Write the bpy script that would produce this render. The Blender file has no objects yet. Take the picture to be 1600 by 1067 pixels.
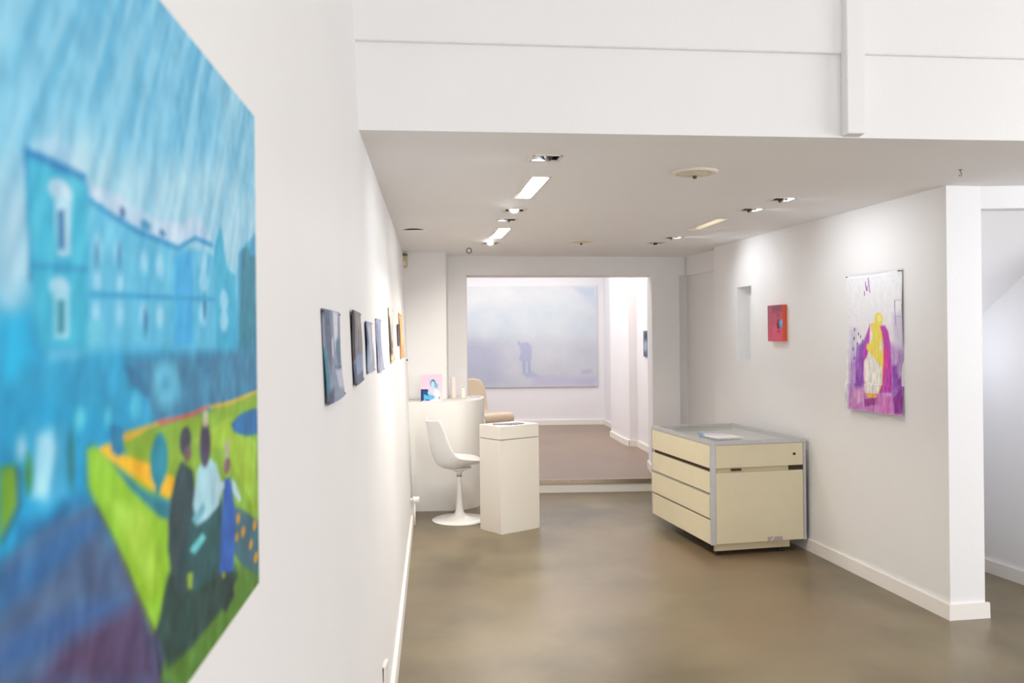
import bpy, bmesh, math, random
import numpy as np
from mathutils import Vector, Matrix
from mathutils.geometry import tessellate_polygon

random.seed(7)
S = bpy.context.scene
COL = S.collection

# ------------------------------------------------------------------ camera, world, light, exposure
cam_d = bpy.data.cameras.new('camera')
cam = bpy.data.objects.new('camera', cam_d)
COL.objects.link(cam)
cam.location = (0, 0, 1.5)
cam.rotation_euler = (Matrix.Rotation(math.radians(90), 3, 'X') @ Matrix.Rotation(-0.0105, 3, 'Z')).to_euler()
cam_d.sensor_width = 36.0
cam_d.lens = 1350.0 / 1600.0 * 36.0
cam_d.shift_y = -9.3 / 1600.0
cam_d.clip_start = 0.02
cam_d.dof.use_dof = True
cam_d.dof.focus_distance = 5.2
cam_d.dof.aperture_fstop = 6.0
S.camera = cam

W = bpy.data.worlds.new('sky')
S.world = W
W.use_nodes = True
W.node_tree.nodes['Background'].inputs[0].default_value = (0.92, 0.95, 1.0, 1)
W.node_tree.nodes['Background'].inputs[1].default_value = 0.6

S.view_settings.view_transform = 'Standard'
S.view_settings.look = 'None'
S.view_settings.gamma = 1.0
S.view_settings.use_curve_mapping = False
S.view_settings.exposure = 1.0
S.cycles.use_denoising = True
S.cycles.max_bounces = 10
S.cycles.diffuse_bounces = 7
S.cycles.caustics_reflective = False
S.cycles.caustics_refractive = False
S.cycles.sample_clamp_indirect = 6.0

def lamp(kind, name, loc, target, energy, color, parent=None, **kw):
    d = bpy.data.lights.new(name, kind)
    d.energy = energy
    d.color = color
    for k, v in kw.items():
        setattr(d, k, v)
    o = bpy.data.objects.new(name, d)
    COL.objects.link(o)
    o.location = loc
    o.rotation_euler = (Vector(target) - Vector(loc)).to_track_quat('-Z', 'Y').to_euler()
    return o

# daylight entering through the shop front behind the photographer
E_WINDOW, E_REAR, E_STAIR, E_TUBE, E_SPOT = 50, 37, 1.0, 12.5, 3.6
lamp('AREA', 'shopfront_daylight', (2.0, -3.3, 1.35), (2.0, 5, 1.35), E_WINDOW, (1.0, 0.985, 0.965), shape='RECTANGLE', size=4.6, size_y=2.2)
lamp('AREA', 'side_fill_light', (5.95, .6, 1.3), (0, 1.2, 1.3), 54, (1.0, 0.985, 0.965), shape='RECTANGLE', size=3.4, size_y=2.0)  # fill lamp added to brighten the left wall, behind an invented side window
# unseen lamps lighting the rear room (from above the opening) and the stair passage
lamp('AREA', 'rear_room_light', (0.0, 11.0, 2.72), (0.0, 11.0, 0), E_REAR, (1.0, 0.975, 0.975), shape='RECTANGLE', size=2.6, size_y=3.6)
lamp('POINT', 'stair_passage_fill', (2.62, 5.25, 1.35), (0, 0, 0), E_STAIR, (0.86, 0.88, 1.0), shadow_soft_size=.15)  # hidden point fill added to brighten the passage, not a fixture
lamp('AREA', 'passage_front_fill', (3.9, 3.1, 1.9), (3.0, 5.5, 1.1), 7, (0.80, 0.85, 1.0), shape='RECTANGLE', size=.7, size_y=.5)  # fill lamp added to light the passage from the front

lamp('SPOT', 'rear_warm_spot', (.5, 10.0, 2.7), (1.55, 10.6, 1.4), 13, (1.0, .72, .55), spot_size=math.radians(100), spot_blend=1.0, shadow_soft_size=.1)  # unseen warm lamp added to tint the rear right wall

# ------------------------------------------------------------------ materials
def lin(c):
    return tuple((x / 255 / 12.92) if x / 255 <= .04045 else ((x / 255 + .055) / 1.055) ** 2.4 for x in c)

def mat(name, rgb, rough=0.6, metal=0.0, emit=0, ecol=None, noise=0, nscale=5, bump=0, bscale=80, spec=0.5, coat=0):
    m = bpy.data.materials.new(name)
    m.use_nodes = True
    nt = m.node_tree
    b = nt.nodes['Principled BSDF']
    c = lin(rgb)
    b.inputs['Base Color'].default_value = (*c, 1)
    b.inputs['Roughness'].default_value = rough
    b.inputs['Metallic'].default_value = metal
    b.inputs['Specular IOR Level'].default_value = spec
    b.inputs['Coat Weight'].default_value = coat
    if emit:
        b.inputs['Emission Color'].default_value = (*(ecol or (1, 1, 1)), 1)
        b.inputs['Emission Strength'].default_value = emit
    tc = nt.nodes.new('ShaderNodeTexCoord')
    if noise:
        n = nt.nodes.new('ShaderNodeTexNoise'); n.inputs['Scale'].default_value = nscale
        n.inputs['Detail'].default_value = 5
        r = nt.nodes.new('ShaderNodeValToRGB')
        r.color_ramp.elements[0].position = .3; r.color_ramp.elements[1].position = .7
        r.color_ramp.elements[0].color = (*[x * (1 - noise) for x in c], 1)
        r.color_ramp.elements[1].color = (*[min(1, x * (1 + noise)) for x in c], 1)
        nt.links.new(tc.outputs['Object'], n.inputs['Vector'])
        nt.links.new(n.outputs[0], r.inputs[0]); nt.links.new(r.outputs[0], b.inputs['Base Color'])
    if bump:
        n = nt.nodes.new('ShaderNodeTexNoise'); n.inputs['Scale'].default_value = bscale
        bp = nt.nodes.new('ShaderNodeBump'); bp.inputs['Strength'].default_value = bump
        bp.inputs['Distance'].default_value = 0.01
        nt.links.new(tc.outputs['Object'], n.inputs['Vector'])
        nt.links.new(n.outputs[0], bp.inputs['Height']); nt.links.new(bp.outputs[0], b.inputs['Normal'])
    return m

M = {
 'wall': mat('white_plaster', (237, 237, 238), .62, noise=.015, nscale=1.5, bump=.06, bscale=60),
 'ceiling': mat('ceiling_paint', (237, 236, 237), .75, noise=.012, nscale=1.2, bump=.05, bscale=50),
 'trim': mat('white_gloss_paint', (240, 237, 232), .4),
 'rear': mat('rear_plaster', (236, 236, 239), .6, noise=.01, nscale=2),
 'pedestal': mat('cream_white_paint', (238, 234, 226), .45, bump=.03, bscale=40),
 'counter': mat('counter_paint', (236, 235, 232), .5, noise=.01, nscale=3),
 'laminate': mat('cream_laminate', (224, 215, 186), .35, noise=.02, nscale=8),
 'plinth': mat('plinth_laminate', (200, 188, 158), .5),
 'alu': mat('brushed_aluminium', (203, 204, 208), .42, metal=.5, noise=.04, nscale=30),
 'recess': mat('dark_gap', (70, 58, 40), .8),
 'tray': mat('tray_lining', (232, 233, 228), .8),
 'chair': mat('white_shell_plastic', (236, 235, 236), .28, coat=.2),
 'chairmetal': mat('white_lacquered_metal', (238, 237, 234), .25),
 'collar': mat('grey_collar', (150, 150, 150), .4, metal=.5),
 'beige': mat('beige_plastic', (196, 178, 152), .3, coat=.3),
 'black': mat('black_lamp_metal', (18, 18, 18), .45),
 'chrome': mat('lamp_chrome', (230, 232, 238), .18, metal=1),
 'bulb': mat('lit_bulb', (255, 255, 255), .5, emit=40, ecol=(.92, .96, 1)),
 'bulb_off': mat('unlit_bulb', (60, 60, 62), .2),
 'tube': mat('lit_tube', (255, 255, 255), .5, emit=22, ecol=(1, .97, .92)),
 'tube_dim': mat('weak_tube', (255, 250, 235), .5, emit=.5, ecol=(1, .92, .8)),
 'reflector': mat('tube_reflector', (238, 232, 220), .35),
 'rim': mat('fixture_rim', (226, 220, 212), .45),
 'vent': mat('vent_cream', (230, 225, 212), .5),
 'ventcore': mat('vent_core', (215, 207, 186), .6),
 'knob': mat('brown_knob', (90, 70, 50), .5),
 'sensor': mat('aged_sensor_plastic', (205, 190, 155), .5),
 'sensordark': mat('sensor_mount', (120, 105, 80), .6),
 'ring': mat('ring_metal', (70, 64, 58), .4, metal=.8),
 'plastic': mat('white_plastic', (240, 238, 234), .3),
 'paper': mat('white_paper', (240, 238, 240), .7),
 'paperblue': mat('blue_print', (130, 165, 200), .5, noise=.35, nscale=40),
 'photos': mat('grey_print', (92, 100, 120), .45, noise=.6, nscale=28),
 'lilac': mat('lilac_paper', (214, 210, 228), .6),
 'candlepink': mat('blush_wax', (243, 231, 227), .45),
 'candle': mat('ivory_wax', (243, 241, 234), .45),
 'wick': mat('wick', (60, 50, 40), .9),
 'tape': mat('silver_tape', (186, 176, 164), .3, metal=.2),
 'latch': mat('brown_latch', (72, 54, 40), .5),
 'canvasedge': mat('raw_canvas', (226, 222, 214), .8),
 'orangeedge': mat('orange_canvas_edge', (222, 92, 52), .6),
 'blueedge': mat('blue_canvas_edge', (96, 130, 165), .7),
 'pin': mat('steel_pin', (110, 110, 115), .3, metal=.9),
 'nosing': mat('brushed_step_nosing', (176, 160, 138), .32, metal=.7, noise=.06, nscale=30),
 'wire': mat('yellowed_wire', (190, 160, 80), .5),
}

def floor_mat(name, a, b, c, rough):
    m = bpy.data.materials.new(name); m.use_nodes = True
    nt = m.node_tree; N = nt.nodes; Lk = nt.links
    bs = N['Principled BSDF']
    tc = N.new('ShaderNodeTexCoord')
    mp = N.new('ShaderNodeMapping'); mp.inputs['Scale'].default_value = (1, .8, 1); mp.inputs['Location'].default_value = (3.1, 7.3, .37)
    Lk.new(tc.outputs['Object'], mp.inputs[0])
    n1 = N.new('ShaderNodeTexNoise'); n1.inputs['Scale'].default_value = 1.6; n1.inputs['Detail'].default_value = 4; n1.inputs['Roughness'].default_value = .5; n1.inputs['Distortion'].default_value = .1
    n2 = N.new('ShaderNodeTexNoise'); n2.inputs['Scale'].default_value = 60; n2.inputs['Detail'].default_value = 3
    Lk.new(mp.outputs[0], n1.inputs['Vector']); Lk.new(mp.outputs[0], n2.inputs['Vector'])
    def ramp(src, lo, hi):
        q = N.new('ShaderNodeMapRange'); q.interpolation_type = 'SMOOTHSTEP'; q.inputs[1].default_value = lo; q.inputs[2].default_value = hi
        Lk.new(src, q.inputs[0]); return q.outputs[0]
    def mix(f, x, y):
        q = N.new('ShaderNodeMix'); q.data_type = 'RGBA'
        Lk.new(f, q.inputs[0])
        for s, v in ((q.inputs[6], x), (q.inputs[7], y)):
            if isinstance(v, tuple): s.default_value = (*v, 1)
            else: Lk.new(v, s)
        return q.outputs[2]
    m1 = mix(ramp(n1.outputs[0], .25, .75), lin(a), lin(c))
    n4 = N.new('ShaderNodeTexNoise'); n4.inputs['Scale'].default_value = .9; n4.inputs['Detail'].default_value = 3
    Lk.new(mp.outputs[0], n4.inputs['Vector'])
    m2 = mix(ramp(n4.outputs[0], .42, .72), m1, lin(b))
    sc = N.new('ShaderNodeMath'); sc.operation = 'MULTIPLY'; sc.inputs[1].default_value = .16; Lk.new(n2.outputs[0], sc.inputs[0])
    m3 = mix(sc.outputs[0], m2, lin((90, 80, 62)))
    Lk.new(m3, bs.inputs['Base Color'])
    mr = N.new('ShaderNodeMapRange'); mr.inputs[3].default_value = rough; mr.inputs[4].default_value = rough + .05
    Lk.new(n1.outputs[0], mr.inputs[0]); Lk.new(mr.outputs[0], bs.inputs['Roughness'])
    return m
M['floor'] = floor_mat('waxed_concrete', (94, 84, 62), (130, 110, 87), (142, 129, 100), .282)
M['floor_rear'] = floor_mat('waxed_concrete_rear', (134, 114, 96), (144, 122, 104), (150, 128, 110), .36)

def paint_mat(name, rough=.6):
    m = bpy.data.materials.new(name); m.use_nodes = True
    nt = m.node_tree; b = nt.nodes['Principled BSDF']
    a = nt.nodes.new('ShaderNodeAttribute'); a.attribute_name = 'pigment'
    nt.links.new(a.outputs['Color'], b.inputs['Base Color'])
    b.inputs['Roughness'].default_value = rough
    tc = nt.nodes.new('ShaderNodeTexCoord')
    n = nt.nodes.new('ShaderNodeTexNoise'); n.inputs['Scale'].default_value = 180
    bp = nt.nodes.new('ShaderNodeBump'); bp.inputs['Strength'].default_value = .15; bp.inputs['Distance'].default_value = .002
    nt.links.new(tc.outputs['Object'], n.inputs['Vector']); nt.links.new(n.outputs[0], bp.inputs['Height']); nt.links.new(bp.outputs[0], b.inputs['Normal'])
    return m
M['paint'] = paint_mat('artist_paint', .6)
M['print'] = paint_mat('painted_film', .55)

def glass_mat(name, tint, alpha, rough=.03):
    m = bpy.data.materials.new(name); m.use_nodes = True
    nt = m.node_tree; N = nt.nodes; out = N['Material Output']
    for n in [n for n in N if n.type == 'BSDF_PRINCIPLED']: N.remove(n)
    t = N.new('ShaderNodeBsdfTransparent'); t.inputs[0].default_value = (*tint, 1)
    g = N.new('ShaderNodeBsdfGlossy'); g.inputs['Roughness'].default_value = rough
    fr = N.new('ShaderNodeFresnel'); fr.inputs[0].default_value = 1.5
    mp = N.new('ShaderNodeMath'); mp.operation = 'MAXIMUM'; mp.inputs[1].default_value = alpha
    mx = N.new('ShaderNodeMixShader')
    ge = N.new('ShaderNodeNewGeometry'); iv = N.new('ShaderNodeMath'); iv.operation = 'SUBTRACT'; iv.inputs[0].default_value = 1
    ml = N.new('ShaderNodeMath'); ml.operation = 'MULTIPLY'
    nt.links.new(ge.outputs['Backfacing'], iv.inputs[1]); nt.links.new(mp.outputs[0], ml.inputs[0]); nt.links.new(iv.outputs[0], ml.inputs[1])
    nt.links.new(fr.outputs[0], mp.inputs[0]); nt.links.new(ml.outputs[0], mx.inputs[0])
    nt.links.new(t.outputs[0], mx.inputs[1]); nt.links.new(g.outputs[0], mx.inputs[2]); nt.links.new(mx.outputs[0], out.inputs[0])
    return m
M['glass'] = glass_mat('clear_glass', (.975, .985, .98), .08)
M['film'] = glass_mat('clear_film', (.95, .94, .97), .08, .25)

# ------------------------------------------------------------------ mesh helpers
def link(name, me, m, parent=None, **props):
    o = bpy.data.objects.new(name, me)
    COL.objects.link(o)
    if m is not None:
        for x in (m if isinstance(m, (list, tuple)) else [m]):
            me.materials.append(x)
    if parent: o.parent = parent
    for k, v in props.items(): o[k] = v
    return o

def from_bm(name, bm, m, parent=None, smooth=False, **props):
    bmesh.ops.recalc_face_normals(bm, faces=bm.faces)
    me = bpy.data.meshes.new(name); bm.to_mesh(me); bm.free()
    if smooth:
        for p in me.polygons: p.use_smooth = True
    return link(name, me, m, parent, **props)

def bevel(bm, w, seg=2):
    bmesh.ops.bevel(bm, geom=[e for e in bm.edges], offset=w, segments=seg, affect='EDGES', clamp_overlap=True)

def bx(bm, x0, x1, y0, y1, z0, z1, w=0):
    b = bmesh.new()
    bmesh.ops.create_cube(b, size=1)
    for v in b.verts:
        v.co = ((x0 + x1) / 2 + v.co.x * (x1 - x0), (y0 + y1) / 2 + v.co.y * (y1 - y0), (z0 + z1) / 2 + v.co.z * (z1 - z0))
    if w: bevel(b, w)
    me = bpy.data.meshes.new('t'); b.to_mesh(me); b.free(); bm.from_mesh(me); bpy.data.meshes.remove(me)

def box(name, x0, x1, y0, y1, z0, z1, m, parent=None, w=0, **props):
    bm = bmesh.new(); bx(bm, x0, x1, y0, y1, z0, z1, w)
    return from_bm(name, bm, m, parent, **props)

def hexa(bm, lo, hi):
    """solid between two outlines of the same length"""
    a = [bm.verts.new(p) for p in lo]; b = [bm.verts.new(p) for p in hi]
    n = len(a)
    bm.faces.new(a[::-1]); bm.faces.new(b)
    for i in range(n): bm.faces.new((a[i], a[(i + 1) % n], b[(i + 1) % n], b[i]))

def prism(name, pts, z0, z1, m, parent=None, w=0, **props):
    bm = bmesh.new()
    hexa(bm, [(x, y, z0) for x, y in pts], [(x, y, z1) for x, y in pts])
    if w: bevel(bm, w, 2)
    return from_bm(name, bm, m, parent, **props)

def holed(name, outer, holes, place, d0, d1, m, parent=None, **props):
    """slab with rectangular holes; place(u, v, d) -> world"""
    loops = [outer] + holes
    flat = [p for l in loops for p in l]
    tris = tessellate_polygon([[Vector((p[0], p[1], 0)) for p in l] for l in loops])
    bm = bmesh.new()
    A = [bm.verts.new(place(p[0], p[1], d0)) for p in flat]
    B = [bm.verts.new(place(p[0], p[1], d1)) for p in flat]
    for t in tris:
        bm.faces.new([A[i] for i in t]); bm.faces.new([B[i] for i in t][::-1])
    k = 0
    for l in loops:
        n = len(l)
        for i in range(n):
            j = (i + 1) % n
            bm.faces.new((A[k + i], A[k + j], B[k + j], B[k + i]))
        k += n
    return from_bm(name, bm, m, parent, **props)

def tube(bm, pts, r, seg=8, cap=True):
    pts = [Vector(p) for p in pts]
    rings = []
    for i, p in enumerate(pts):
        d = (pts[min(i + 1, len(pts) - 1)] - pts[max(i - 1, 0)]).normalized()
        u = d.orthogonal().normalized() if i == 0 else (u0 - d * u0.dot(d)).normalized()
        u0 = u; v = d.cross(u)
        rr = r[i] if isinstance(r, (list, tuple)) else r
        rings.append([bm.verts.new(p + (u * math.cos(a) + v * math.sin(a)) * rr) for a in [2 * math.pi * k / seg for k in range(seg)]])
    for a, b in zip(rings, rings[1:]):
        for k in range(seg): bm.faces.new((a[k], a[(k + 1) % seg], b[(k + 1) % seg], b[k]))
    if cap: bm.faces.new(rings[0][::-1]); bm.faces.new(rings[-1])

def lathe(bm, prof, c=(0, 0, 0), seg=40, close=False):
    rings = []
    for r, z in prof:
        if r < 1e-5: rings.append([bm.verts.new((c[0], c[1], c[2] + z))])
        else: rings.append([bm.verts.new((c[0] + r * math.cos(2 * math.pi * k / seg), c[1] + r * math.sin(2 * math.pi * k / seg), c[2] + z)) for k in range(seg)])
    if close: rings.append(rings[0])
    for a, b in zip(rings, rings[1:]):
        for k in range(seg):
            j = (k + 1) % seg
            if len(a) == 1: bm.faces.new((a[0], b[j], b[k]))
            elif len(b) == 1: bm.faces.new((a[k], a[j], b[0]))
            else: bm.faces.new((a[k], a[j], b[j], b[k]))

def thing(name, label, cat, loc=(0, 0, 0), rz=0, group=None):
    o = bpy.data.objects.new(name, None); COL.objects.link(o)
    o.empty_display_size = .1
    o.location = loc; o.rotation_euler = (0, 0, rz)
    o['label'] = label; o['category'] = cat
    if group: o['group'] = group
    return o

def tag(o, label, cat, group=None):
    o['label'] = label; o['category'] = cat
    if group: o['group'] = group
    return o

K = dict(kind='structure')
XL = lambda y, z=0: -.185 - .0915 * y - .034 * z          # face of the leaning left wall
XR = lambda y: 2.968 - .157 * y                            # face of the right wall
BEAM = lambda x: 3.149 + .114 * (x + .545)                 # front of the mezzanine beam
CZ = 2.255                                                 # ceiling height
ART_CASTLE = [
    ('p',(150,198,220),0.05,[(0.271,0.655),(0.36,0.75),(0.484,0.741),(1.022,0.914),(1.014,0.675),(0.27,0.577)]),
    ('p',(125,185,212),0.04,[(0.762,1.044),(1.026,0.998),(1.019,0.801),(0.816,0.85)]),
    ('p',(165,205,225),0.03,[(0.271,0.655),(0.299,0.697),(0.302,0.591),(0.285,0.554),(0.27,0.564)]),
    ('p',(70,160,195),0.01,[(0.887,0.69),(1.017,0.759),(1.006,0.453),(0.873,0.461)]),
    ('p',(45,125,150),0.008,[(0.91,0.701),(0.95,0.713),(0.966,0.696),(1.015,0.703),(1.006,0.453),(0.881,0.486)]),
    ('p',(55,165,200),0.006,[(0.766,0.685),(0.798,0.729),(0.827,0.654),(0.872,0.645),(0.866,0.468),(0.76,0.474)]),
    ('p',(90,178,212),0.008,[(0.394,0.696),(0.441,0.682),(0.514,0.666),(0.627,0.664),(0.719,0.669),(0.769,0.668),(0.77,0.489),(0.391,0.505)]),
    ('p',(60,165,215),0.01,[(0.609,0.647),(0.672,0.662),(0.673,0.514),(0.607,0.515)]),
    ('p',(175,203,226),0.008,[(0.392,0.706),(0.415,0.697),(0.462,0.699),(0.507,0.694),(0.567,0.689),(0.65,0.701),(0.679,0.722),(0.72,0.72),(0.752,0.69),(0.685,0.685),(0.623,0.662),(0.566,0.659),(0.506,0.664),(0.448,0.673),(0.403,0.682)]),
    ('p',(40,140,190),0.004,[(0.403,0.683),(0.448,0.675),(0.506,0.668),(0.623,0.664),(0.686,0.689),(0.757,0.689),(0.757,0.68),(0.685,0.682),(0.622,0.655),(0.502,0.659),(0.443,0.668),(0.403,0.675)]),
    ('e',(35,95,150),0.004,(0.471,0.68,0.006,0.007)),
    ('e',(60,140,180),0.004,(0.528,0.675,0.014,0.007)),
    ('e',(40,105,160),0.004,(0.574,0.673,0.009,0.005)),
    ('e',(150,205,230),0.01,(0.416,0.629,0.008,0.014)),
    ('e',(150,205,230),0.01,(0.46,0.629,0.009,0.014)),
    ('e',(150,205,230),0.01,(0.416,0.591,0.007,0.012)),
    ('e',(150,205,230),0.01,(0.463,0.592,0.008,0.014)),
    ('e',(150,205,230),0.01,(0.413,0.554,0.007,0.012)),
    ('e',(150,205,230),0.01,(0.462,0.556,0.008,0.014)),
    ('e',(150,205,230),0.01,(0.522,0.626,0.009,0.014)),
    ('e',(150,205,230),0.01,(0.566,0.626,0.011,0.017)),
    ('e',(150,205,230),0.01,(0.52,0.557,0.01,0.016)),
    ('e',(150,205,230),0.01,(0.564,0.556,0.012,0.015)),
    ('e',(150,205,230),0.01,(0.717,0.65,0.017,0.019)),
    ('e',(150,205,230),0.01,(0.717,0.619,0.017,0.019)),
    ('e',(150,205,230),0.01,(0.715,0.566,0.016,0.019)),
    ('e',(150,205,230),0.01,(0.809,0.592,0.02,0.021)),
    ('e',(150,205,230),0.01,(0.808,0.557,0.02,0.021)),
    ('e',(45,120,165),0.005,(0.721,0.577,0.008,0.022)),
    ('e',(45,120,165),0.005,(0.524,0.545,0.006,0.019)),
    ('e',(45,120,165),0.005,(0.462,0.626,0.004,0.017)),
    ('e',(45,120,165),0.005,(0.416,0.619,0.004,0.015)),
    ('p',(45,150,195),0.004,[(0.397,0.578),(0.764,0.596),(0.764,0.589),(0.397,0.571)]),
    ('p',(110,195,220),0.006,[(0.391,0.508),(0.392,0.545),(0.426,0.547),(0.424,0.507)]),
    ('p',(60,172,203),0.006,[(0.302,0.703),(0.344,0.706),(0.394,0.704),(0.401,0.694),(0.397,0.514),(0.32,0.514),(0.308,0.58),(0.305,0.645)]),
    ('p',(25,125,180),0.004,[(0.301,0.704),(0.344,0.708),(0.398,0.706),(0.398,0.696),(0.344,0.697),(0.305,0.696)]),
    ('p',(30,130,180),0.004,[(0.301,0.697),(0.306,0.699),(0.309,0.615),(0.31,0.58),(0.306,0.58),(0.305,0.645)]),
    ('p',(165,205,228),0.008,[(0.31,0.71),(0.33,0.722),(0.348,0.731),(0.37,0.729),(0.392,0.708),(0.349,0.706)]),
    ('p',(35,145,190),0.005,[(0.307,0.598),(0.398,0.605),(0.398,0.598),(0.308,0.592)]),
    ('e',(180,212,230),0.005,(0.353,0.676,0.018,0.013)),
    ('p',(165,208,228),0.004,[(0.343,0.669),(0.37,0.676),(0.369,0.612),(0.348,0.61)]),
    ('p',(25,100,155),0.004,[(0.348,0.655),(0.359,0.659),(0.359,0.617),(0.35,0.617)]),
    ('e',(165,210,230),0.005,(0.351,0.578,0.016,0.011)),
    ('p',(150,205,225),0.004,[(0.341,0.573),(0.366,0.575),(0.365,0.526),(0.342,0.526)]),
    ('p',(25,120,140),0.004,[(0.347,0.564),(0.358,0.566),(0.357,0.531),(0.347,0.531)]),
    ('p',(35,150,192),0.02,[(0.27,0.531),(0.317,0.514),(1.008,0.494),(1.001,0.288),(0.267,0.398)]),
    ('p',(60,125,160),0.02,[(0.479,0.501),(1.008,0.501),(1.005,0.398),(0.543,0.407),(0.519,0.467)]),
    ('p',(40,110,150),0.01,[(0.472,0.493),(0.502,0.487),(0.544,0.454),(0.535,0.444),(0.486,0.465)]),
    ('p',(20,170,215),0.02,[(0.27,0.542),(0.306,0.549),(0.317,0.507),(0.269,0.475)]),
    ('e',(95,175,205),0.02,(0.581,0.461,0.041,0.033)),
    ('e',(70,150,190),0.01,(0.579,0.461,0.011,0.009)),
    ('p',(90,175,210),0.01,[(0.331,0.515),(0.388,0.515),(0.388,0.505),(0.331,0.503)]),
    ('p',(10,145,190),0.02,[(0.269,0.486),(0.387,0.449),(0.478,0.43),(0.463,0.4),(0.393,0.414),(0.393,0.344),(0.315,0.342),(0.266,0.332)]),
    ('p',(70,165,205),0.02,[(0.308,0.447),(0.355,0.44),(0.364,0.36),(0.315,0.36)]),
    ('p',(160,210,230),0.012,[(0.315,0.433),(0.335,0.435),(0.343,0.416),(0.329,0.369),(0.307,0.376)]),
    ('e',(150,200,225),0.01,(0.294,0.426,0.007,0.013)),
    ('e',(90,190,215),0.01,(0.381,0.44,0.01,0.013)),
    ('e',(90,190,215),0.01,(0.434,0.435,0.008,0.012)),
    ('e',(80,180,210),0.01,(0.497,0.439,0.012,0.017)),
    ('e',(60,130,60),0.004,(0.303,0.4,0.005,0.018)),
    ('e',(30,110,120),0.005,(0.366,0.398,0.006,0.03)),
    ('p',(20,100,150),0.02,[(0.291,0.356),(0.324,0.351),(0.374,0.363),(0.386,0.353),(0.324,0.327),(0.29,0.339)]),
    ('p',(75,100,135),0.02,[(0.266,0.332),(0.315,0.342),(0.386,0.346),(0.409,0.346),(0.553,0.054),(0.265,0.229)]),
    ('p',(50,100,150),0.02,[(0.266,0.32),(0.343,0.334),(0.409,0.332),(0.421,0.314),(0.333,0.292),(0.266,0.286)]),
    ('p',(60,95,145),0.02,[(0.265,0.265),(0.373,0.248),(0.473,0.209),(0.481,0.19),(0.342,0.218),(0.265,0.237)]),
    ('p',(75,60,95),0.03,[(0.351,0.213),(0.497,0.192),(0.553,0.054),(0.313,0.199)]),
    ('p',(112,158,48),0.008,[(0.267,0.414),(0.286,0.412),(0.291,0.4),(0.288,0.374),(0.274,0.356),(0.266,0.349)]),
    ('p',(20,90,120),0.004,[(0.286,0.412),(0.291,0.411),(0.294,0.374),(0.271,0.346),(0.266,0.348),(0.288,0.374)]),
    ('p',(128,165,52),0.008,[(0.463,0.4),(0.478,0.405),(0.58,0.405),(0.744,0.402),(1.005,0.412),(0.991,0.01),(0.828,0.12),(0.663,0.255),(0.499,0.337)]),
    ('p',(150,185,60),0.01,[(0.665,0.363),(0.836,0.381),(0.988,0.304),(0.962,0.176),(0.801,0.327)]),
    ('p',(138,185,48),0.008,[(0.391,0.405),(0.401,0.409),(0.422,0.397),(0.484,0.355),(0.581,0.279),(0.587,0.187),(0.578,0.145),(0.542,0.131),(0.534,0.132),(0.497,0.199),(0.447,0.283),(0.409,0.339),(0.395,0.363)]),
    ('p',(160,200,75),0.015,[(0.435,0.339),(0.523,0.297),(0.556,0.199),(0.529,0.185),(0.474,0.272)]),
    ('p',(30,130,150),0.003,[(0.388,0.407),(0.401,0.412),(0.407,0.409),(0.394,0.404),(0.393,0.365),(0.409,0.339),(0.405,0.339),(0.388,0.367)]),
    ('p',(40,125,140),0.004,[(0.429,0.391),(0.499,0.339),(0.581,0.285),(0.586,0.267),(0.558,0.279),(0.484,0.337)]),
    ('p',(45,45,75),0.006,[(0.407,0.341),(0.415,0.334),(0.474,0.244),(0.537,0.131),(0.553,0.054),(0.567,0.045),(0.541,0.132),(0.447,0.283)]),
    ('p',(226,178,40),0.005,[(0.413,0.402),(0.436,0.404),(0.463,0.386),(0.533,0.358),(0.583,0.332),(0.602,0.325),(0.608,0.3),(0.581,0.299),(0.541,0.321),(0.484,0.355),(0.442,0.381)]),
    ('p',(200,170,60),0.003,[(0.463,0.404),(0.47,0.411),(0.526,0.411),(0.58,0.411),(0.584,0.405),(0.529,0.405),(0.478,0.398)]),
    ('p',(190,100,85),0.004,[(0.552,0.412),(0.666,0.409),(0.722,0.414),(0.73,0.407),(0.666,0.402),(0.56,0.405)]),
    ('p',(185,165,70),0.003,[(0.73,0.412),(0.837,0.409),(1.005,0.414),(1.005,0.407),(0.843,0.4),(0.744,0.404)]),
    ('p',(20,110,150),0.004,[(0.44,0.425),(0.466,0.419),(0.467,0.388),(0.456,0.383),(0.441,0.393)]),
    ('e',(25,128,150),0.005,(0.558,0.358,0.025,0.037)),
    ('p',(25,128,150),0.005,[(0.545,0.36),(0.571,0.355),(0.559,0.311),(0.547,0.316)]),
    ('p',(30,105,160),0.006,[(0.838,0.365),(0.888,0.376),(0.956,0.377),(1.008,0.374),(1.006,0.318),(0.926,0.327),(0.856,0.346)]),
    ('p',(60,100,115),0.01,[(0.851,0.209),(0.921,0.176),(1.0,0.131),(0.995,0.008),(0.917,0.055),(0.835,0.131)]),
    ('e',(185,140,55),0.004,(0.872,0.178,0.011,0.01)),
    ('e',(185,140,55),0.004,(0.9,0.143,0.012,0.01)),
    ('e',(185,140,55),0.004,(0.973,0.132,0.013,0.011)),
    ('e',(185,140,55),0.004,(0.947,0.101,0.012,0.01)),
    ('e',(185,140,55),0.004,(0.864,0.145,0.01,0.008)),
    ('e',(185,140,55),0.004,(0.979,0.062,0.014,0.011)),
    ('p',(78,120,45),0.01,[(0.553,0.054),(0.577,0.101),(0.735,0.071),(0.917,0.068),(0.995,0.015),(0.995,-0.004),(0.644,-0.001)]),
    ('p',(30,62,58),0.012,[(0.579,0.19),(0.66,0.195),(0.797,0.155),(0.869,0.069),(0.787,0.045),(0.657,0.048),(0.576,0.061),(0.545,0.129)]),
    ('p',(45,70,78),0.006,[(0.626,0.342),(0.669,0.318),(0.681,0.248),(0.66,0.185),(0.641,0.139),(0.605,0.155),(0.581,0.225),(0.59,0.295),(0.61,0.327)]),
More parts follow.
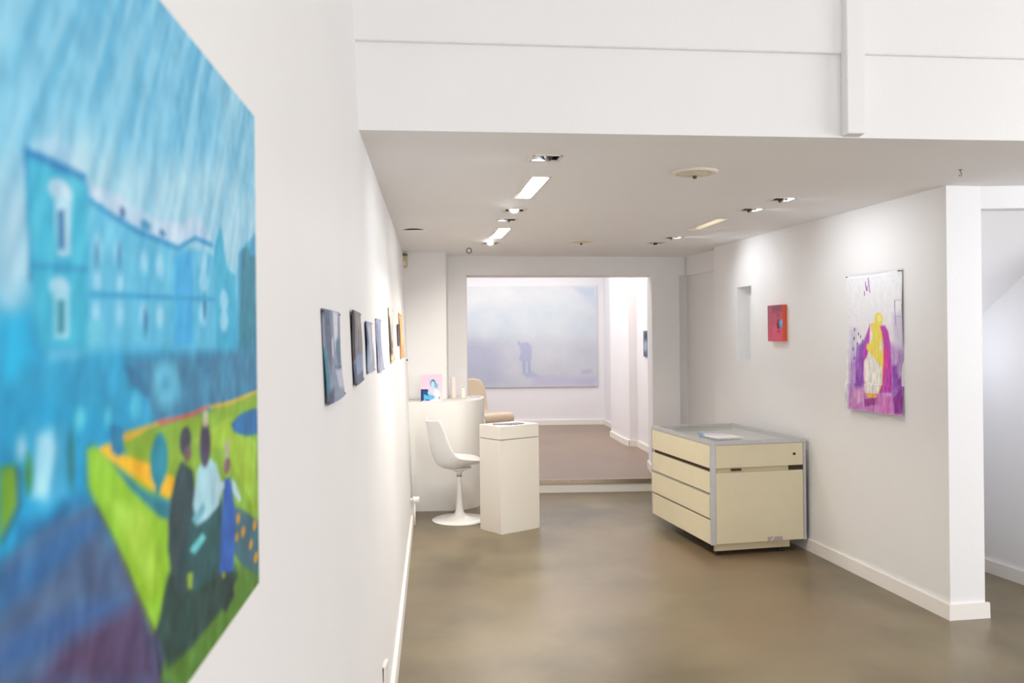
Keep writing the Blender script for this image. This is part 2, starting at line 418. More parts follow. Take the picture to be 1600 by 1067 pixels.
    ('e',(55,60,75),0.004,(0.642,0.369,0.021,0.022)),
    ('e',(110,90,100),0.004,(0.649,0.349,0.014,0.013)),
    ('p',(35,80,85),0.006,[(0.663,0.255),(0.784,0.251),(0.798,0.178),(0.765,0.111),(0.659,0.131),(0.626,0.169)]),
    ('p',(165,205,218),0.006,[(0.684,0.314),(0.72,0.33),(0.764,0.307),(0.793,0.26),(0.774,0.232),(0.726,0.225),(0.681,0.227),(0.667,0.264)]),
    ('p',(110,170,185),0.004,[(0.662,0.244),(0.707,0.257),(0.717,0.243),(0.677,0.229)]),
    ('p',(110,190,195),0.004,[(0.651,0.199),(0.701,0.209),(0.716,0.195),(0.673,0.185)]),
    ('e',(70,65,90),0.004,(0.717,0.349,0.023,0.037)),
    ('e',(190,190,170),0.004,(0.719,0.391,0.011,0.014)),
    ('p',(45,95,170),0.004,[(0.8,0.271),(0.833,0.267),(0.858,0.195),(0.844,0.089),(0.774,0.113),(0.785,0.194)]),
    ('e',(165,170,140),0.004,(0.817,0.321,0.013,0.02)),
    ('e',(120,90,110),0.004,(0.816,0.292,0.017,0.014)),
    ('p',(175,205,220),0.004,[(0.764,0.271),(0.803,0.269),(0.802,0.255),(0.769,0.253)]),
    ('p',(175,205,220),0.004,[(0.836,0.264),(0.859,0.25),(0.891,0.208),(0.877,0.209),(0.845,0.237)]),
    ('p',(140,150,90),0.004,[(0.786,0.111),(0.801,0.104),(0.801,0.08),(0.788,0.085)]),
    ('p',(150,180,60),0.004,[(0.644,0.167),(0.663,0.16),(0.659,0.136),(0.645,0.143)]),
    ('p',(22,50,48),0.006,[(0.779,0.101),(0.834,0.083),(0.847,0.041),(0.799,0.031),(0.772,0.064)]),
]
ART_POSTER = [
    ('p',(205,198,222),0.04,[(0.057,0.596),(0.168,0.596),(0.152,0.033),(0.07,0.001)]),
    ('p',(212,206,228),0.03,[(0.866,0.692),(1.066,0.7),(1.081,0.348),(0.872,0.356)]),
    ('p',(196,160,215),0.03,[(0.088,0.381),(0.379,0.49),(0.844,0.492),(1.073,0.397),(1.082,0.129),(0.081,0.138)]),
    ('p',(205,135,205),0.01,[(0.082,0.164),(0.335,0.155),(0.608,0.14),(0.835,0.133),(1.088,0.143),(1.084,-0.001),(0.07,-0.001)]),
    ('p',(220,165,215),0.01,[(0.156,0.154),(0.299,0.152),(0.35,0.082),(0.189,0.035)]),
    ('p',(210,120,195),0.01,[(0.575,0.12),(0.835,0.119),(0.848,0.007),(0.637,0.007)]),
    ('p',(152,85,190),0.015,[(0.172,0.469),(0.291,0.509),(0.399,0.601),(0.43,0.49),(0.341,0.385),(0.342,0.174),(0.163,0.174)]),
    ('p',(196,70,185),0.01,[(0.269,0.383),(0.364,0.568),(0.418,0.634),(0.43,0.49),(0.322,0.358)]),
    ('p',(192,55,178),0.012,[(0.615,0.617),(0.72,0.618),(0.777,0.579),(0.806,0.492),(0.815,0.33),(0.835,0.15),(0.615,0.14),(0.665,0.389)]),
    ('p',(226,50,150),0.01,[(0.656,0.44),(0.747,0.455),(0.744,0.328),(0.678,0.238),(0.639,0.313)]),
    ('p',(148,80,182),0.012,[(0.824,0.33),(0.888,0.343),(0.907,0.245),(1.071,0.336),(1.082,0.143),(0.852,0.134)]),
    ('p',(140,45,150),0.01,[(0.866,0.12),(1.007,0.2),(1.013,0.011),(0.896,0.01)]),
    ('p',(155,50,140),0.006,[(0.361,0.086),(0.454,0.098),(0.568,0.106),(0.538,0.047),(0.487,0.051),(0.419,0.034),(0.366,0.037)]),
    ('p',(190,120,205),0.01,[(0.998,0.634),(1.064,0.64),(1.06,0.457),(1.005,0.444)]),
    ('p',(236,232,228),0.008,[(0.418,0.614),(0.553,0.607),(0.647,0.58),(0.674,0.491),(0.659,0.313),(0.636,0.186),(0.592,0.139),(0.456,0.114),(0.363,0.135),(0.322,0.253),(0.304,0.331),(0.37,0.424),(0.401,0.516)]),
    ('p',(240,200,215),0.006,[(0.299,0.358),(0.333,0.385),(0.344,0.227),(0.375,0.137),(0.352,0.133),(0.31,0.253)]),
    ('p',(240,222,95),0.008,[(0.429,0.631),(0.527,0.646),(0.628,0.606),(0.636,0.542),(0.612,0.491),(0.566,0.452),(0.623,0.44),(0.661,0.389),(0.659,0.32),(0.581,0.337),(0.487,0.387),(0.405,0.424),(0.342,0.45),(0.352,0.49),(0.432,0.497),(0.467,0.542)]),
    ('e',(240,226,90),0.006,(0.599,0.665,0.086,0.048)),
    ('e',(246,236,150),0.006,(0.61,0.67,0.042,0.028)),
    ('e',(240,185,50),0.006,(0.48,0.117,0.095,0.015)),
    ('p',(235,205,60),0.004,[(0.626,0.594),(0.654,0.567),(0.668,0.44),(0.656,0.186),(0.615,0.14),(0.595,0.143),(0.636,0.198),(0.643,0.44)]),
    ('p',(150,80,175),0.004,[(0.421,0.978),(0.434,0.978),(0.451,0.906),(0.432,0.907)]),
    ('p',(150,80,175),0.004,[(0.368,0.948),(0.381,0.948),(0.397,0.879),(0.379,0.88)]),
    ('p',(150,80,175),0.004,[(0.341,0.878),(0.355,0.877),(0.361,0.844),(0.344,0.844)]),
    ('p',(150,80,175),0.004,[(0.397,0.914),(0.412,0.914),(0.418,0.879),(0.401,0.879)]),
    ('p',(150,80,175),0.004,[(0.44,0.907),(0.452,0.906),(0.462,0.863),(0.445,0.865)]),
    ('e',(110,80,150),0.004,(0.128,0.528,0.013,0.013)),
    ('e',(110,80,150),0.004,(0.238,0.542,0.011,0.012)),
    ('e',(110,80,150),0.004,(0.183,0.489,0.011,0.012)),
    ('e',(110,80,150),0.004,(0.119,0.449,0.011,0.012)),
    ('e',(110,80,150),0.004,(0.273,0.509,0.011,0.012)),
    ('e',(110,80,150),0.004,(0.143,0.381,0.011,0.012)),
    ('e',(110,80,150),0.004,(0.132,0.596,0.011,0.012)),
    ('e',(110,80,150),0.004,(0.203,0.562,0.011,0.012)),
    ('p',(160,140,200),0.004,[(0.095,0.381),(0.11,0.382),(0.123,0.031),(0.108,0.03)]),
    ('p',(160,140,200),0.004,[(0.187,0.489),(0.201,0.49),(0.211,0.302),(0.196,0.302)]),
    ('p',(160,140,200),0.004,[(0.89,0.79),(0.903,0.791),(0.908,0.617),(0.896,0.617)]),
    ('p',(160,140,200),0.004,[(0.993,0.763),(1.004,0.763),(1.018,0.689),(1.005,0.689)]),
    ('p',(160,140,200),0.004,[(0.905,0.369),(0.918,0.37),(1.07,0.368),(1.057,0.368)]),
    ('p',(160,140,200),0.004,[(0.897,0.678),(0.91,0.68),(1.062,0.672),(1.051,0.672)]),
    ('p',(160,140,200),0.004,[(0.965,0.334),(0.978,0.335),(0.991,0.138),(0.978,0.138)]),
    ('p',(160,140,200),0.004,[(0.899,0.792),(0.912,0.793),(1.02,0.786),(1.007,0.787)]),
    ('e',(180,120,190),0.008,(1.027,0.591,0.024,0.061)),
]
ART_RED = [
    ('p',(215,85,115),0.08,[(0.295,0.434),(1.2,0.521),(1.195,-0.004),(0.35,0.0)]),
    ('p',(150,75,95),0.05,[(0.314,0.989),(1.182,0.985),(1.145,0.815),(0.341,0.785)]),
    ('e',(205,45,80),0.03,(0.718,0.709,0.073,0.065)),
    ('e',(120,18,50),0.03,(0.736,0.468,0.114,0.136)),
    ('p',(200,60,90),0.02,[(0.627,0.581),(0.809,0.54),(0.786,0.502),(0.627,0.551)]),
    ('e',(150,60,90),0.03,(0.75,0.268,0.077,0.034)),
    ('e',(85,160,222),0.02,(0.973,0.487,0.195,0.121)),
    ('e',(130,190,235),0.04,(1.009,0.525,0.096,0.06)),
]
ART_FOG = [
    ('p',(205,215,222),0.15,[(0.123,0.807),(1.001,0.898),(0.998,0.481),(0.12,0.455)]),
    ('p',(200,204,214),0.12,[(0.12,0.494),(0.997,0.455),(0.994,0.012),(0.117,0.012)]),
    ('p',(184,189,208),0.12,[(-0.014,0.47),(0.299,0.439),(0.43,0.007),(-0.018,0.014)]),
    ('p',(196,208,224),0.05,[(0.849,0.978),(1.001,0.983),(1.0,0.768),(0.92,0.86)]),
    ('p',(190,192,215),0.05,[(0.556,0.122),(0.995,0.09),(0.994,0.005),(0.556,0.012)]),
    ('p',(205,215,225),0.06,[(0.122,0.781),(0.274,0.778),(0.273,0.648),(0.121,0.625)]),
    ('p',(177,184,210),0.01,[(0.476,0.426),(0.5,0.443),(0.523,0.442),(0.551,0.41),(0.554,0.357),(0.548,0.266),(0.527,0.253),(0.486,0.259),(0.466,0.27),(0.479,0.339),(0.473,0.395)]),
    ('p',(176,184,214),0.008,[(0.453,0.444),(0.465,0.458),(0.48,0.443),(0.487,0.41),(0.469,0.406)]),
    ('p',(172,180,210),0.008,[(0.486,0.267),(0.511,0.267),(0.51,0.139),(0.492,0.137)]),
    ('p',(172,180,210),0.008,[(0.522,0.267),(0.545,0.266),(0.546,0.138),(0.528,0.136)]),
    ('p',(178,185,212),0.02,[(0.485,0.137),(0.557,0.149),(0.61,0.102),(0.52,0.091)]),
    ('p',(182,184,205),0.03,[(0.888,0.163),(0.96,0.169),(0.959,0.129),(0.888,0.124)]),
]
ART_PORTRAIT = [
    ('p',(15,75,150),0.01,[(0.011,0.467),(0.335,0.467),(0.438,0.039),(0.005,-0.031)]),
    ('p',(15,35,95),0.01,[(0.011,0.467),(0.108,0.467),(0.086,-0.031),(0.005,-0.031)]),
    ('p',(30,35,95),0.01,[(0.108,0.463),(0.324,0.463),(0.308,0.389),(0.13,0.406)]),
    ('p',(222,230,238),0.015,[(0.622,0.48),(0.8,0.445),(0.914,0.349),(0.908,-0.039),(0.573,-0.035)]),
    ('p',(225,218,228),0.02,[(0.714,0.035),(0.049,0.039),(0.043,-0.031),(0.908,-0.039)]),
    ('e',(95,155,192),0.012,(0.573,0.686,0.141,0.157)),
    ('e',(120,182,216),0.012,(0.735,0.59,0.07,0.1)),
    ('e',(70,110,150),0.01,(0.578,0.803,0.054,0.027)),
    ('e',(190,226,246),0.012,(0.562,0.646,0.081,0.109)),
    ('p',(180,218,238),0.012,[(0.503,0.559),(0.622,0.559),(0.649,0.45),(0.503,0.45)]),
    ('e',(90,140,185),0.004,(0.519,0.672,0.016,0.009)),
    ('e',(90,140,185),0.004,(0.605,0.668,0.017,0.013)),
    ('e',(150,150,190),0.004,(0.562,0.59,0.027,0.008)),
    ('e',(95,188,230),0.015,(0.411,0.166,0.243,0.092)),
    ('e',(175,222,240),0.012,(0.422,0.336,0.097,0.074)),
    ('e',(60,120,150),0.006,(0.335,0.201,0.043,0.013)),
    ('p',(90,190,225),0.01,[(0.146,0.262),(0.227,0.284),(0.243,0.039),(0.146,0.039)]),
    ('e',(50,60,95),0.005,(0.859,0.135,0.017,0.057)),
]
# ------------------------------------------------------------------ the setting
prism('floor', [(-.9, -3.6), (6.2, -3.6), (6.2, 8.9), (-1.6, 8.9)], -.12, 0, M['floor'], **K)
prism('floor_rear', [(-1.6, 8.262), (-.40, 8.222), (1.42, 8.282), (2.2, 8.3), (2.2, 13.6), (-1.6, 13.6)], .0, .12, M['floor_rear'], **K)
# white riser and metal nosing of the step
prism('trim_1', [(-.425, 8.205), (1.368, 8.255), (1.368, 8.275), (-.425, 8.222)], 0, .086, M['trim'], **K)
nos = bmesh.new()
hexa(nos, [(-.425, 8.19, .086), (1.368, 8.235, .086), (1.368, 8.262, .086), (-.425, 8.216, .086)],
          [(-.425, 8.19, .124), (1.368, 8.235, .124), (1.368, 8.262, .124), (-.425, 8.216, .124)])
from_bm('trim_2', nos, M['nosing'], kind='structure', label='brushed metal nosing along the step edge')

bm = bmesh.new()
def lw(y, z): return (XL(y, z), y, z)
for ya, yb in ((-3.6, 8.6),):
    hexa(bm, [lw(ya, -.1), lw(yb, -.1), (XL(yb) - .35, yb, -.1), (XL(ya) - .35, ya, -.1)],
             [lw(ya, 3.5), lw(yb, 3.5), (XL(yb) - .5, yb, 3.5), (XL(ya) - .5, ya, 3.5)])
from_bm('wall_left', bm, M['wall'], **K)
bm = bmesh.new()
ya, yb = -3.5, 7.40
hexa(bm, [(XL(ya) + .017, ya, 0), (XL(yb) + .017, yb, 0), (XL(yb) - .01, yb, 0), (XL(ya) - .01, ya, 0)],
         [(XL(ya) + .014, ya, .085), (XL(yb) + .014, yb, .085), (XL(yb) - .012, yb, .085), (XL(ya) - .012, ya, .085)])
from_bm('baseboard_left', bm, M['trim'], **K)

# right wall with the slot niche
NV = Vector((-.157, 1, 0)).normalized(); NN = Vector((NV.y, -NV.x, 0))
O0 = Vector((2.263, 4.49, 0))
def rw(u, v, d): return tuple(O0 + NV * u + NN * d + Vector((0, 0, v)))
LEN = 3.13
def uy(y): return (y - 4.49) / NV.y
n0, n1 = uy(6.832), uy(7.10)
holed('wall_right', [(0, -.05), (LEN, -.05), (LEN, CZ + .05), (0, CZ + .05)], [[(n0, 1.279), (n0, 1.876), (n1, 1.876), (n1, 1.279)]], rw, 0, .11, M['wall'], **K)
bm = bmesh.new()
hexa(bm, [rw(0, -.05, .11), rw(LEN, -.05, .11), rw(LEN, -.05, .2), rw(0, -.05, .2)], [rw(0, CZ + .05, .11), rw(LEN, CZ + .05, .11), rw(LEN, CZ + .05, .2), rw(0, CZ + .05, .2)])
from_bm('wall_right_core', bm, M['wall'], **K)
bm = bmesh.new()
hexa(bm, [rw(-.017, 0, -.017), rw(LEN, 0, -.017), rw(LEN, 0, .003), rw(-.017, 0, .003)], [rw(-.014, .08, -.014), rw(LEN, .08, -.014), rw(LEN, .08, .003), rw(-.014, .08, .003)])
hexa(bm, [rw(-.017, 0, .003), rw(.003, 0, .003), rw(.003, 0, .218), rw(-.017, 0, .218)], [rw(-.014, .08, .003), rw(.003, .08, .003), rw(.003, .08, .218), rw(-.014, .08, .218)])
from_bm('baseboard_right', bm, M['trim'], **K)
ce = rw(0, 0, .2)
# header over the stair passage, passage wall, sloping stair soffit
prism('trim_3', [(ce[0] - .001, ce[1]), (6.1, 4.44), (6.1, 4.54), (ce[0] - .001, ce[1] + .10)], 2.138, CZ + .02, M['wall'], **K)
XP = lambda y: 2.94 - .235 * (y - 5.38)
prism('wall_passage', [(XP(4.62), 4.62), (XP(8.2), 8.2), (XP(8.2) + .2, 8.2), (XP(4.62) + .2, 4.62)], -.05, 2.6, M['wall'], **K)
prism('wall_passage_front', [(XP(4.62), 4.62), (XP(4.62) + .2, 4.62), (6.1, 4.62), (6.1, 4.5), (3.25, 4.5)], -.05, 2.6, M['wall'], **K)
prism('baseboard_passage', [(XP(4.64) - .016, 4.64), (XP(7.7) - .016, 7.7), (XP(7.7) + .01, 7.7), (XP(4.64) + .01, 4.64)], 0, .08, M['trim'], **K)
bm = bmesh.new()
sz = lambda y: 1.61 - .70 * (y - 5.38)
xa, xb = XR(4.60) + .19, XR(7.5) + .19
hexa(bm, [(xa, 4.60, sz(4.60)), (3.3, 4.60, sz(4.60)), (3.3, 7.5, sz(7.5)), (xb, 7.5, sz(7.5))], [(xa, 4.60, sz(4.60) + .2), (3.3, 4.60, sz(4.60) + .2), (3.3, 7.5, sz(7.5) + .2), (xb, 7.5, sz(7.5) + .2)])
from_bm('ceiling_stair_soffit', bm, M['wall'], **K)

# rear cross wall: left pillar, jambs, lintel, recess, right return
prism('wall_rear_pillar', [(-1.25, 7.68), (-.59, 7.765), (-.60, 8.2), (-1.25, 8.2)], -.02, CZ + .02, M['wall'], **K)
prism('wall_rear_left', [(-.66, 8.115), (-.426, 8.135), (-.440, 8.50), (-.68, 8.50)], -.02, CZ + .02, M['wall'], **K)
prism('wall_rear_lintel', [(-.428, 8.125), (1.80, 8.535), (1.83, 8.84), (-.44, 8.50)], 2.075, CZ + .02, M['wall'], **K)
prism('wall_rear_right', [(1.372, 8.455), (1.650, 8.512), (1.662, 8.60), (1.80, 8.62), (1.80, 8.96), (1.404, 8.96)], -.02, 2.076, M['wall'], **K)
XS = lambda y: 1.76 + .157 * (8.55 - y)
prism('wall_rear_return', [(XS(7.66), 7.66), (XS(8.74), 8.74), (XS(8.74) + .3, 8.74), (XS(7.66) + .3, 7.66)], -.02, CZ + .02, M['wall'], **K)
prism('trim_4', [(XS(7.66) - .02, 7.66), (XS(8.5) - .05, 8.47), (XS(8.5) + .01, 8.5), (XS(7.66) + .01, 7.66)], 2.071, CZ + .01, M['wall'], **K)

# rear room
prism('wall_back', [(-1.6, 13.3), (2.2, 13.3), (2.2, 13.5), (-1.6, 13.5)], .1, 2.8, M['rear'], **K)
pp = [(1.41, 13.31), (1.50, 12.4), (1.30, 12.39), (1.389, 10.95), (1.432, 10.65), (1.53, 10.63), (1.58, 10.16), (1.62, 9.6), (1.40, 8.955), (2.2, 8.955), (2.2, 13.31)]
pp = [(1.41, 13.31), (1.552, 11.9), (1.33, 11.7), (1.395, 10.95), (1.438, 10.65), (1.535, 10.63), (1.60, 9.9), (1.62, 8.955), (2.2, 8.955), (2.2, 13.31)]
prism('wall_rear_room_right', pp, .1, 2.8, M['rear'], **K)
prism('wall_rear_room_left', [(-1.6, 8.5), (-1.4, 8.5), (-1.5, 13.31), (-1.6, 13.31)], .1, 2.8, M['rear'], **K)
prism('wall_rear_room_front', [(-1.6, 8.5), (-.66, 8.5), (-.66, 8.6), (-1.6, 8.6)], .1, 2.8, M['rear'], **K)
prism('wall_rear_room_above', [(-1.6, 8.505), (-.44, 8.505), (1.73, 8.825), (2.2, 8.9), (2.2, 9.0), (-1.6, 8.62)], 2.275, 2.8, M['rear'], **K)
prism('ceiling_rear', [(-1.6, 8.5), (2.2, 8.5), (2.2, 13.5), (-1.6, 13.5)], 2.8, 2.9, M['ceiling'], **K)
def base_strip(name, pts, z, h, t):
    bm = bmesh.new()
    for (x0, y0), (x1, y1) in zip(pts, pts[1:]):
        d = Vector((x1 - x0, y1 - y0)).normalized(); n = Vector((d.y, -d.x)) * t
        hexa(bm, [(x0 - d.x * 0, y0, z), (x1, y1, z), (x1 + n.x + d.x * t * .6, y1 + n.y + d.y * t * .6, z), (x0 + n.x - d.x * 0, y0 + n.y, z)],
                 [(x0, y0, z + h), (x1, y1, z + h), (x1 + n.x + d.x * t * .6, y1 + n.y + d.y * t * .6, z + h), (x0 + n.x, y0 + n.y, z + h)])
    return from_bm(name, bm, M['trim'], **K)
base_strip('baseboard_back', [(-1.5, 13.3), (1.41, 13.3)], .12, .075, .02)
base_strip('baseboard_rear_room', [(1.41, 13.3), (1.552, 11.9)], .12, .075, .02)
base_strip('baseboard_rear_pilaster', [(1.33, 11.7), (1.395, 10.95), (1.438, 10.65), (1.535, 10.63), (1.60, 9.9), (1.62, 9.0)], .12, .075, .02)
base_strip('baseboard_rear_jamb', [(1.404, 8.96), (1.378, 8.55)], .12, .075, .016)

# ceiling with the holes of its recessed lamps
FD = Vector((-.140, .99, 0))      # long direction of the tube fixtures
def rect(cx, cy, w, l, a):
    d = Vector((math.sin(a), math.cos(a))); n = Vector((d.y, -d.x)); c = Vector((cx, cy))
    return [tuple(c + n * sx * w / 2 + d * sy * l / 2) for sx, sy in ((-1, -1), (1, -1), (1, 1), (-1, 1))]
FLU = [(.107, 4.423, .092, .63, -.125, True), (-.081, 6.37, .092, .62, -.125, True), (1.354, 6.005, .085, .66, -.125, False)]
SPOTS = [(.152, 3.675, 'left_a'), (.022, 5.20, 'glare'), (-.025, 5.62, 'left_b'), (-.168, 7.05, 'glare2'),
         (1.535, 4.885, 'right_a'), (1.465, 5.275, 'right_b'), (1.266, 6.77, 'right_c'), (1.199, 7.16, 'off')]
SA = -.11
holes = [rect(x, y, w, l, a) for x, y, w, l, a, _ in FLU] + [rect(x, y, .124, .112, SA) for x, y, _ in SPOTS]
xe = 6.1
holed('ceiling', [(-.72, BEAM(-.72) + .12), (xe, BEAM(xe) + .12), (xe, 8.9), (-1.3, 8.9)], holes, lambda u, v, d: (u, v, d), CZ, CZ + .13, M['ceiling'], **K)
prism('ceiling_upper', [(-1.3, 3.3), (xe, 3.9), (xe, 9), (-1.4, 9)], CZ + .20, CZ + .25, M['ceiling'], **K)
prism('ceiling_front', [(-1.3, -3.6), (6.2, -3.6), (6.2, 4.4), (-1.3, 4.4)], 3.42, 3.52, M['ceiling'], **K)

# mezzanine front: lower fascia, proud upper fascia, post
def beamprism(name, x0, x1, p0, p1, z0, z1, w=0):
    return prism(name, [(x0, BEAM(x0) - p1), (x1, BEAM(x1) - p1), (x1, BEAM(x1) - p0), (x0, BEAM(x0) - p0)], z0, z1, M['wall'], w=w, **K)
beamprism('wall_mezzanine', -.75, 6.1, -.12, 0, CZ, 3.42)
beamprism('trim_5', -.75, 1.300, -.002, .022, 2.577, 3.42, .003)
beamprism('trim_6', 1.345, 6.1, -.002, .022, 2.577, 3.42, .003)
beamprism('trim_7', 1.288, 1.362, -.002, .062, CZ + .004, 3.42, .003)

# shop side behind the photographer
holed('wall_shop_right', [(-3.6, -.05), (4.7, -.05), (4.7, 3.5), (-3.6, 3.5)], [[(-1.1, .5), (-1.1, 2.9), (2.3, 2.9), (2.3, .5)]], lambda u, v, d: (d, u, v), 6.1, 6.3, M['wall'], **K)  # window opening in this wall is added for the side fill lamp
wf = bmesh.new()
for y in (-1.12, .57, 2.27): bx(wf, 6.12, 6.18, y, y + .06, .48, 2.92)
bx(wf, 6.12, 6.18, -1.12, 2.33, .46, .52); bx(wf, 6.12, 6.18, -1.12, 2.33, 2.88, 2.94)
from_bm('added_side_frame', wf, M['alu'], **K)  # frame of the added side opening
holed('wall_shop_front', [(-.3, -.05), (6.2, -.05), (6.2, 3.5), (-.3, 3.5)], [[(-.0, .3), (-.0, 3.1), (4.6, 3.1), (4.6, .3)]], lambda u, v, d: (u, d, v), -3.6, -3.5, M['wall'], **K)
wf = bmesh.new()
for x in (-.02, 1.5, 3.05, 4.56): bx(wf, x, x + .05, -3.58, -3.52, .28, 3.12)
bx(wf, -.02, 4.61, -3.58, -3.52, .26, .32); bx(wf, -.02, 4.61, -3.58, -3.52, 3.08, 3.14)
from_bm('window_1', wf, M['alu'], **K)

# ------------------------------------------------------------------ ceiling lamps
def tube_fixture(x, y, w, l, a, lit, label):
    t = thing('recessed_tube_light', label, 'ceiling light', (x, y, CZ), -a, 'recessed tube lights')
    W2, L2 = w / 2, l / 2
    r = bmesh.new()
    for s in (-1, 1):
        bx(r, s * W2 - .006, s * W2 + .006, -L2 - .006, L2 + .006, -.004, .001); bx(r, -W2, W2, s * L2 - .006, s * L2 + .006, -.004, .001)
    from_bm('rim', r, M['rim'], t)
    h = bmesh.new()
    p = .003
    bx(h, -W2 + .0, W2, -L2, L2, .095, .1)
    for s in (-1, 1):
        bx(h, s * (W2 - p) - .002, s * (W2 - p) + .002, -L2, L2, .002, .1); bx(h, -W2, W2, s * (L2 - p) - .002, s * (L2 - p) + .002, .002, .1)
    from_bm('reflector', h, M['reflector'], t)
    b = bmesh.new(); tube(b, [(0, -L2 + .04, .055), (0, L2 - .04, .055)], .013, 12)
    from_bm('tube', b, M['tube'] if lit else M['tube_dim'], t, smooth=True)
    for s in (-1, 1):
        e = bmesh.new(); bx(e, -.016, .016, s * (L2 - .028) - .012, s * (L2 - .028) + .012, .03, .092, .003)
        from_bm('lamp_holder', e, M['plastic'], t)
    if lit:
        k = bmesh.new(); tube(k, [(.01, -L2 + .05, .09), (.02, -L2 + .09, .05), (.012, -L2 + .12, .02), (.018, -L2 + .16, .05), (.0, -L2 + .2, .09)], .0025, 6)
        from_bm('wire', k, M['wire'], t, smooth=True)
    la = lamp('AREA', 'tube_light', (0, 0, .028), (0, 0, -1), E_TUBE if lit else .04, (1, .935, .84), shape='RECTANGLE', size=.04, size_y=l - .12)
    la.parent = t
    return t
for (x, y, w, l, a, lit), lb in zip(FLU, ('nearer of the two lit tube lights recessed in the ceiling', 'farther lit tube light recessed in the ceiling, before the rear spotlight',
                                      'unlit looking tube light recessed in the ceiling near the right wall')):
    tube_fixture(x, y, w, l, a, lit, lb)

AIM = {'left_a': (-1, .15, -.75), 'glare': (-.25, -.75, -.62), 'left_b': (-1, .05, -.7), 'glare2': (-.1, -.9, -.45),
       'right_a': (1, .1, -.72), 'right_b': (1, .15, -.7), 'right_c': (1, -.1, -.7), 'off': (.3, -.5, -.8)}
SLAB = {'left_a': 'lit downlight nearest the mezzanine beam, aimed left', 'glare': 'glaring downlight just beyond the nearer lit tube light',
        'left_b': 'downlight aimed left, just before the farther lit tube light', 'glare2': 'glaring downlight farthest back in the left row',
        'right_a': 'lit downlight nearest the camera in the row by the right wall', 'right_b': 'second lit downlight in the row by the right wall',
        'right_c': 'lit downlight beyond the tube light by the right wall', 'off': 'unlit black downlight farthest back in the right row'}
def downlight(x, y, kind):
    t = thing('downlight', SLAB[kind], 'spotlight', (x, y, CZ), 0, 'square recessed downlights')
    R3 = Matrix.Rotation(-SA, 4, 'Z') @ Matrix.Diagonal((1.107, 1, 1, 1))
    q = .056
    r = bmesh.new()
    for s in (-1, 1):
        bx(r, s * q - .007, s * q + .007, -q - .007, q + .007, -.004, .001); bx(r, -q, q, s * q - .007, s * q + .007, -.004, .001)
    bmesh.ops.transform(r, matrix=R3, verts=r.verts); from_bm('rim', r, M['rim'], t)
    h = bmesh.new()
    bx(h, -q, q, -q, q, .11, .116)
    for s in (-1, 1): bx(h, -q, q, s * (q - .003) - .002, s * (q - .003) + .002, .002, .11)
    dark = 1 if kind.startswith('left') or kind.startswith('glare') else -1
    bx(h, dark * (q - .003) - .002, dark * (q - .003) + .002, -q, q, .002, .11)
    bmesh.ops.transform(h, matrix=R3, verts=h.verts); from_bm('housing', h, M['black'], t)
    h = bmesh.new(); bx(h, -dark * (q - .003) - .002, -dark * (q - .003) + .002, -q + .004, q - .004, .002, .11)
    bmesh.ops.transform(h, matrix=R3, verts=h.verts); from_bm('lit_side_wall', h, M['plastic'], t)  # white panel stands for the lamp-lit wall of the housing
    a = Vector(AIM[kind]).normalized()
    c = Vector((0, 0, .012))
    Q = a.to_track_quat('Z', 'Y').to_matrix().to_4x4(); Q.translation = c
    hb = bmesh.new(); lathe(hb, [(0, -.04), (.018, -.04), (.024, -.02), (.034, .006), (.034, .012), (.028, .012), (.02, -.012), (0, -.012)], seg=24)
    bmesh.ops.transform(hb, matrix=Q, verts=hb.verts); hd = from_bm('lamp_head', hb, M['black'], t, smooth=False)
    cb = bmesh.new(); lathe(cb, [(.0275, .0125), (.0355, .0125), (.0355, .004), (.0348, .004)], seg=24)
    bmesh.ops.transform(cb, matrix=Q, verts=cb.verts); from_bm('lamp_ring', cb, M['chrome'], hd)
    bb = bmesh.new(); lathe(bb, [(0, .010), (.012, .009), (.026, .004), (.020, -.010), (0, -.010)], seg=24)
    bmesh.ops.transform(bb, matrix=Q, verts=bb.verts); from_bm('bulb', bb, M['bulb'] if kind != 'off' else M['bulb_off'], hd)
    if kind != 'off':
        p = c + a * .045
        e = E_SPOT * {'glare': 1.6, 'glare2': 1.0, 'right_c': 2.2, 'right_a': 1.0, 'right_b': 1.4, 'left_a': .8, 'left_b': .6}.get(kind, 1)
        s = lamp('SPOT', 'spot_beam', p, p + a, e, (.90, .95, 1.0), spot_size=math.radians(104), spot_blend=1.0, shadow_soft_size=.03)
        s.parent = t
    return t
for x, y, k in SPOTS: downlight(x, y, k)

def vent(x, y, r, label):
    t = thing('ceiling_vent', label, 'vent', (x, y, CZ), 0, 'round cream ceiling vents')
    b = bmesh.new(); lathe(b, [(r * .72, -.004), (r * .78, -.012), (r, -.009), (r * 1.03, 0), (r * .7, 0)], seg=48, close=True)
    from_bm('flange', b, M['vent'], t, smooth=True)
    b = bmesh.new(); lathe(b, [(0, -.020), (r * .45, -.018), (r * .55, -.012), (r * .70, -.008), (r * .70, 0), (0, 0)], seg=48)
    from_bm('valve_disc', b, M['ventcore'], t, smooth=True)
    b = bmesh.new(); lathe(b, [(0, -.034), (.009, -.032), (.010, -.018), (0, -.018)], seg=16)
    from_bm('knob', b, M['knob'], t, smooth=True)
vent(.86, 4.03, .106, 'round cream ceiling vent nearest the camera')
vent(.563, 6.93, .102, 'small looking round ceiling vent farther back, before the rear opening')

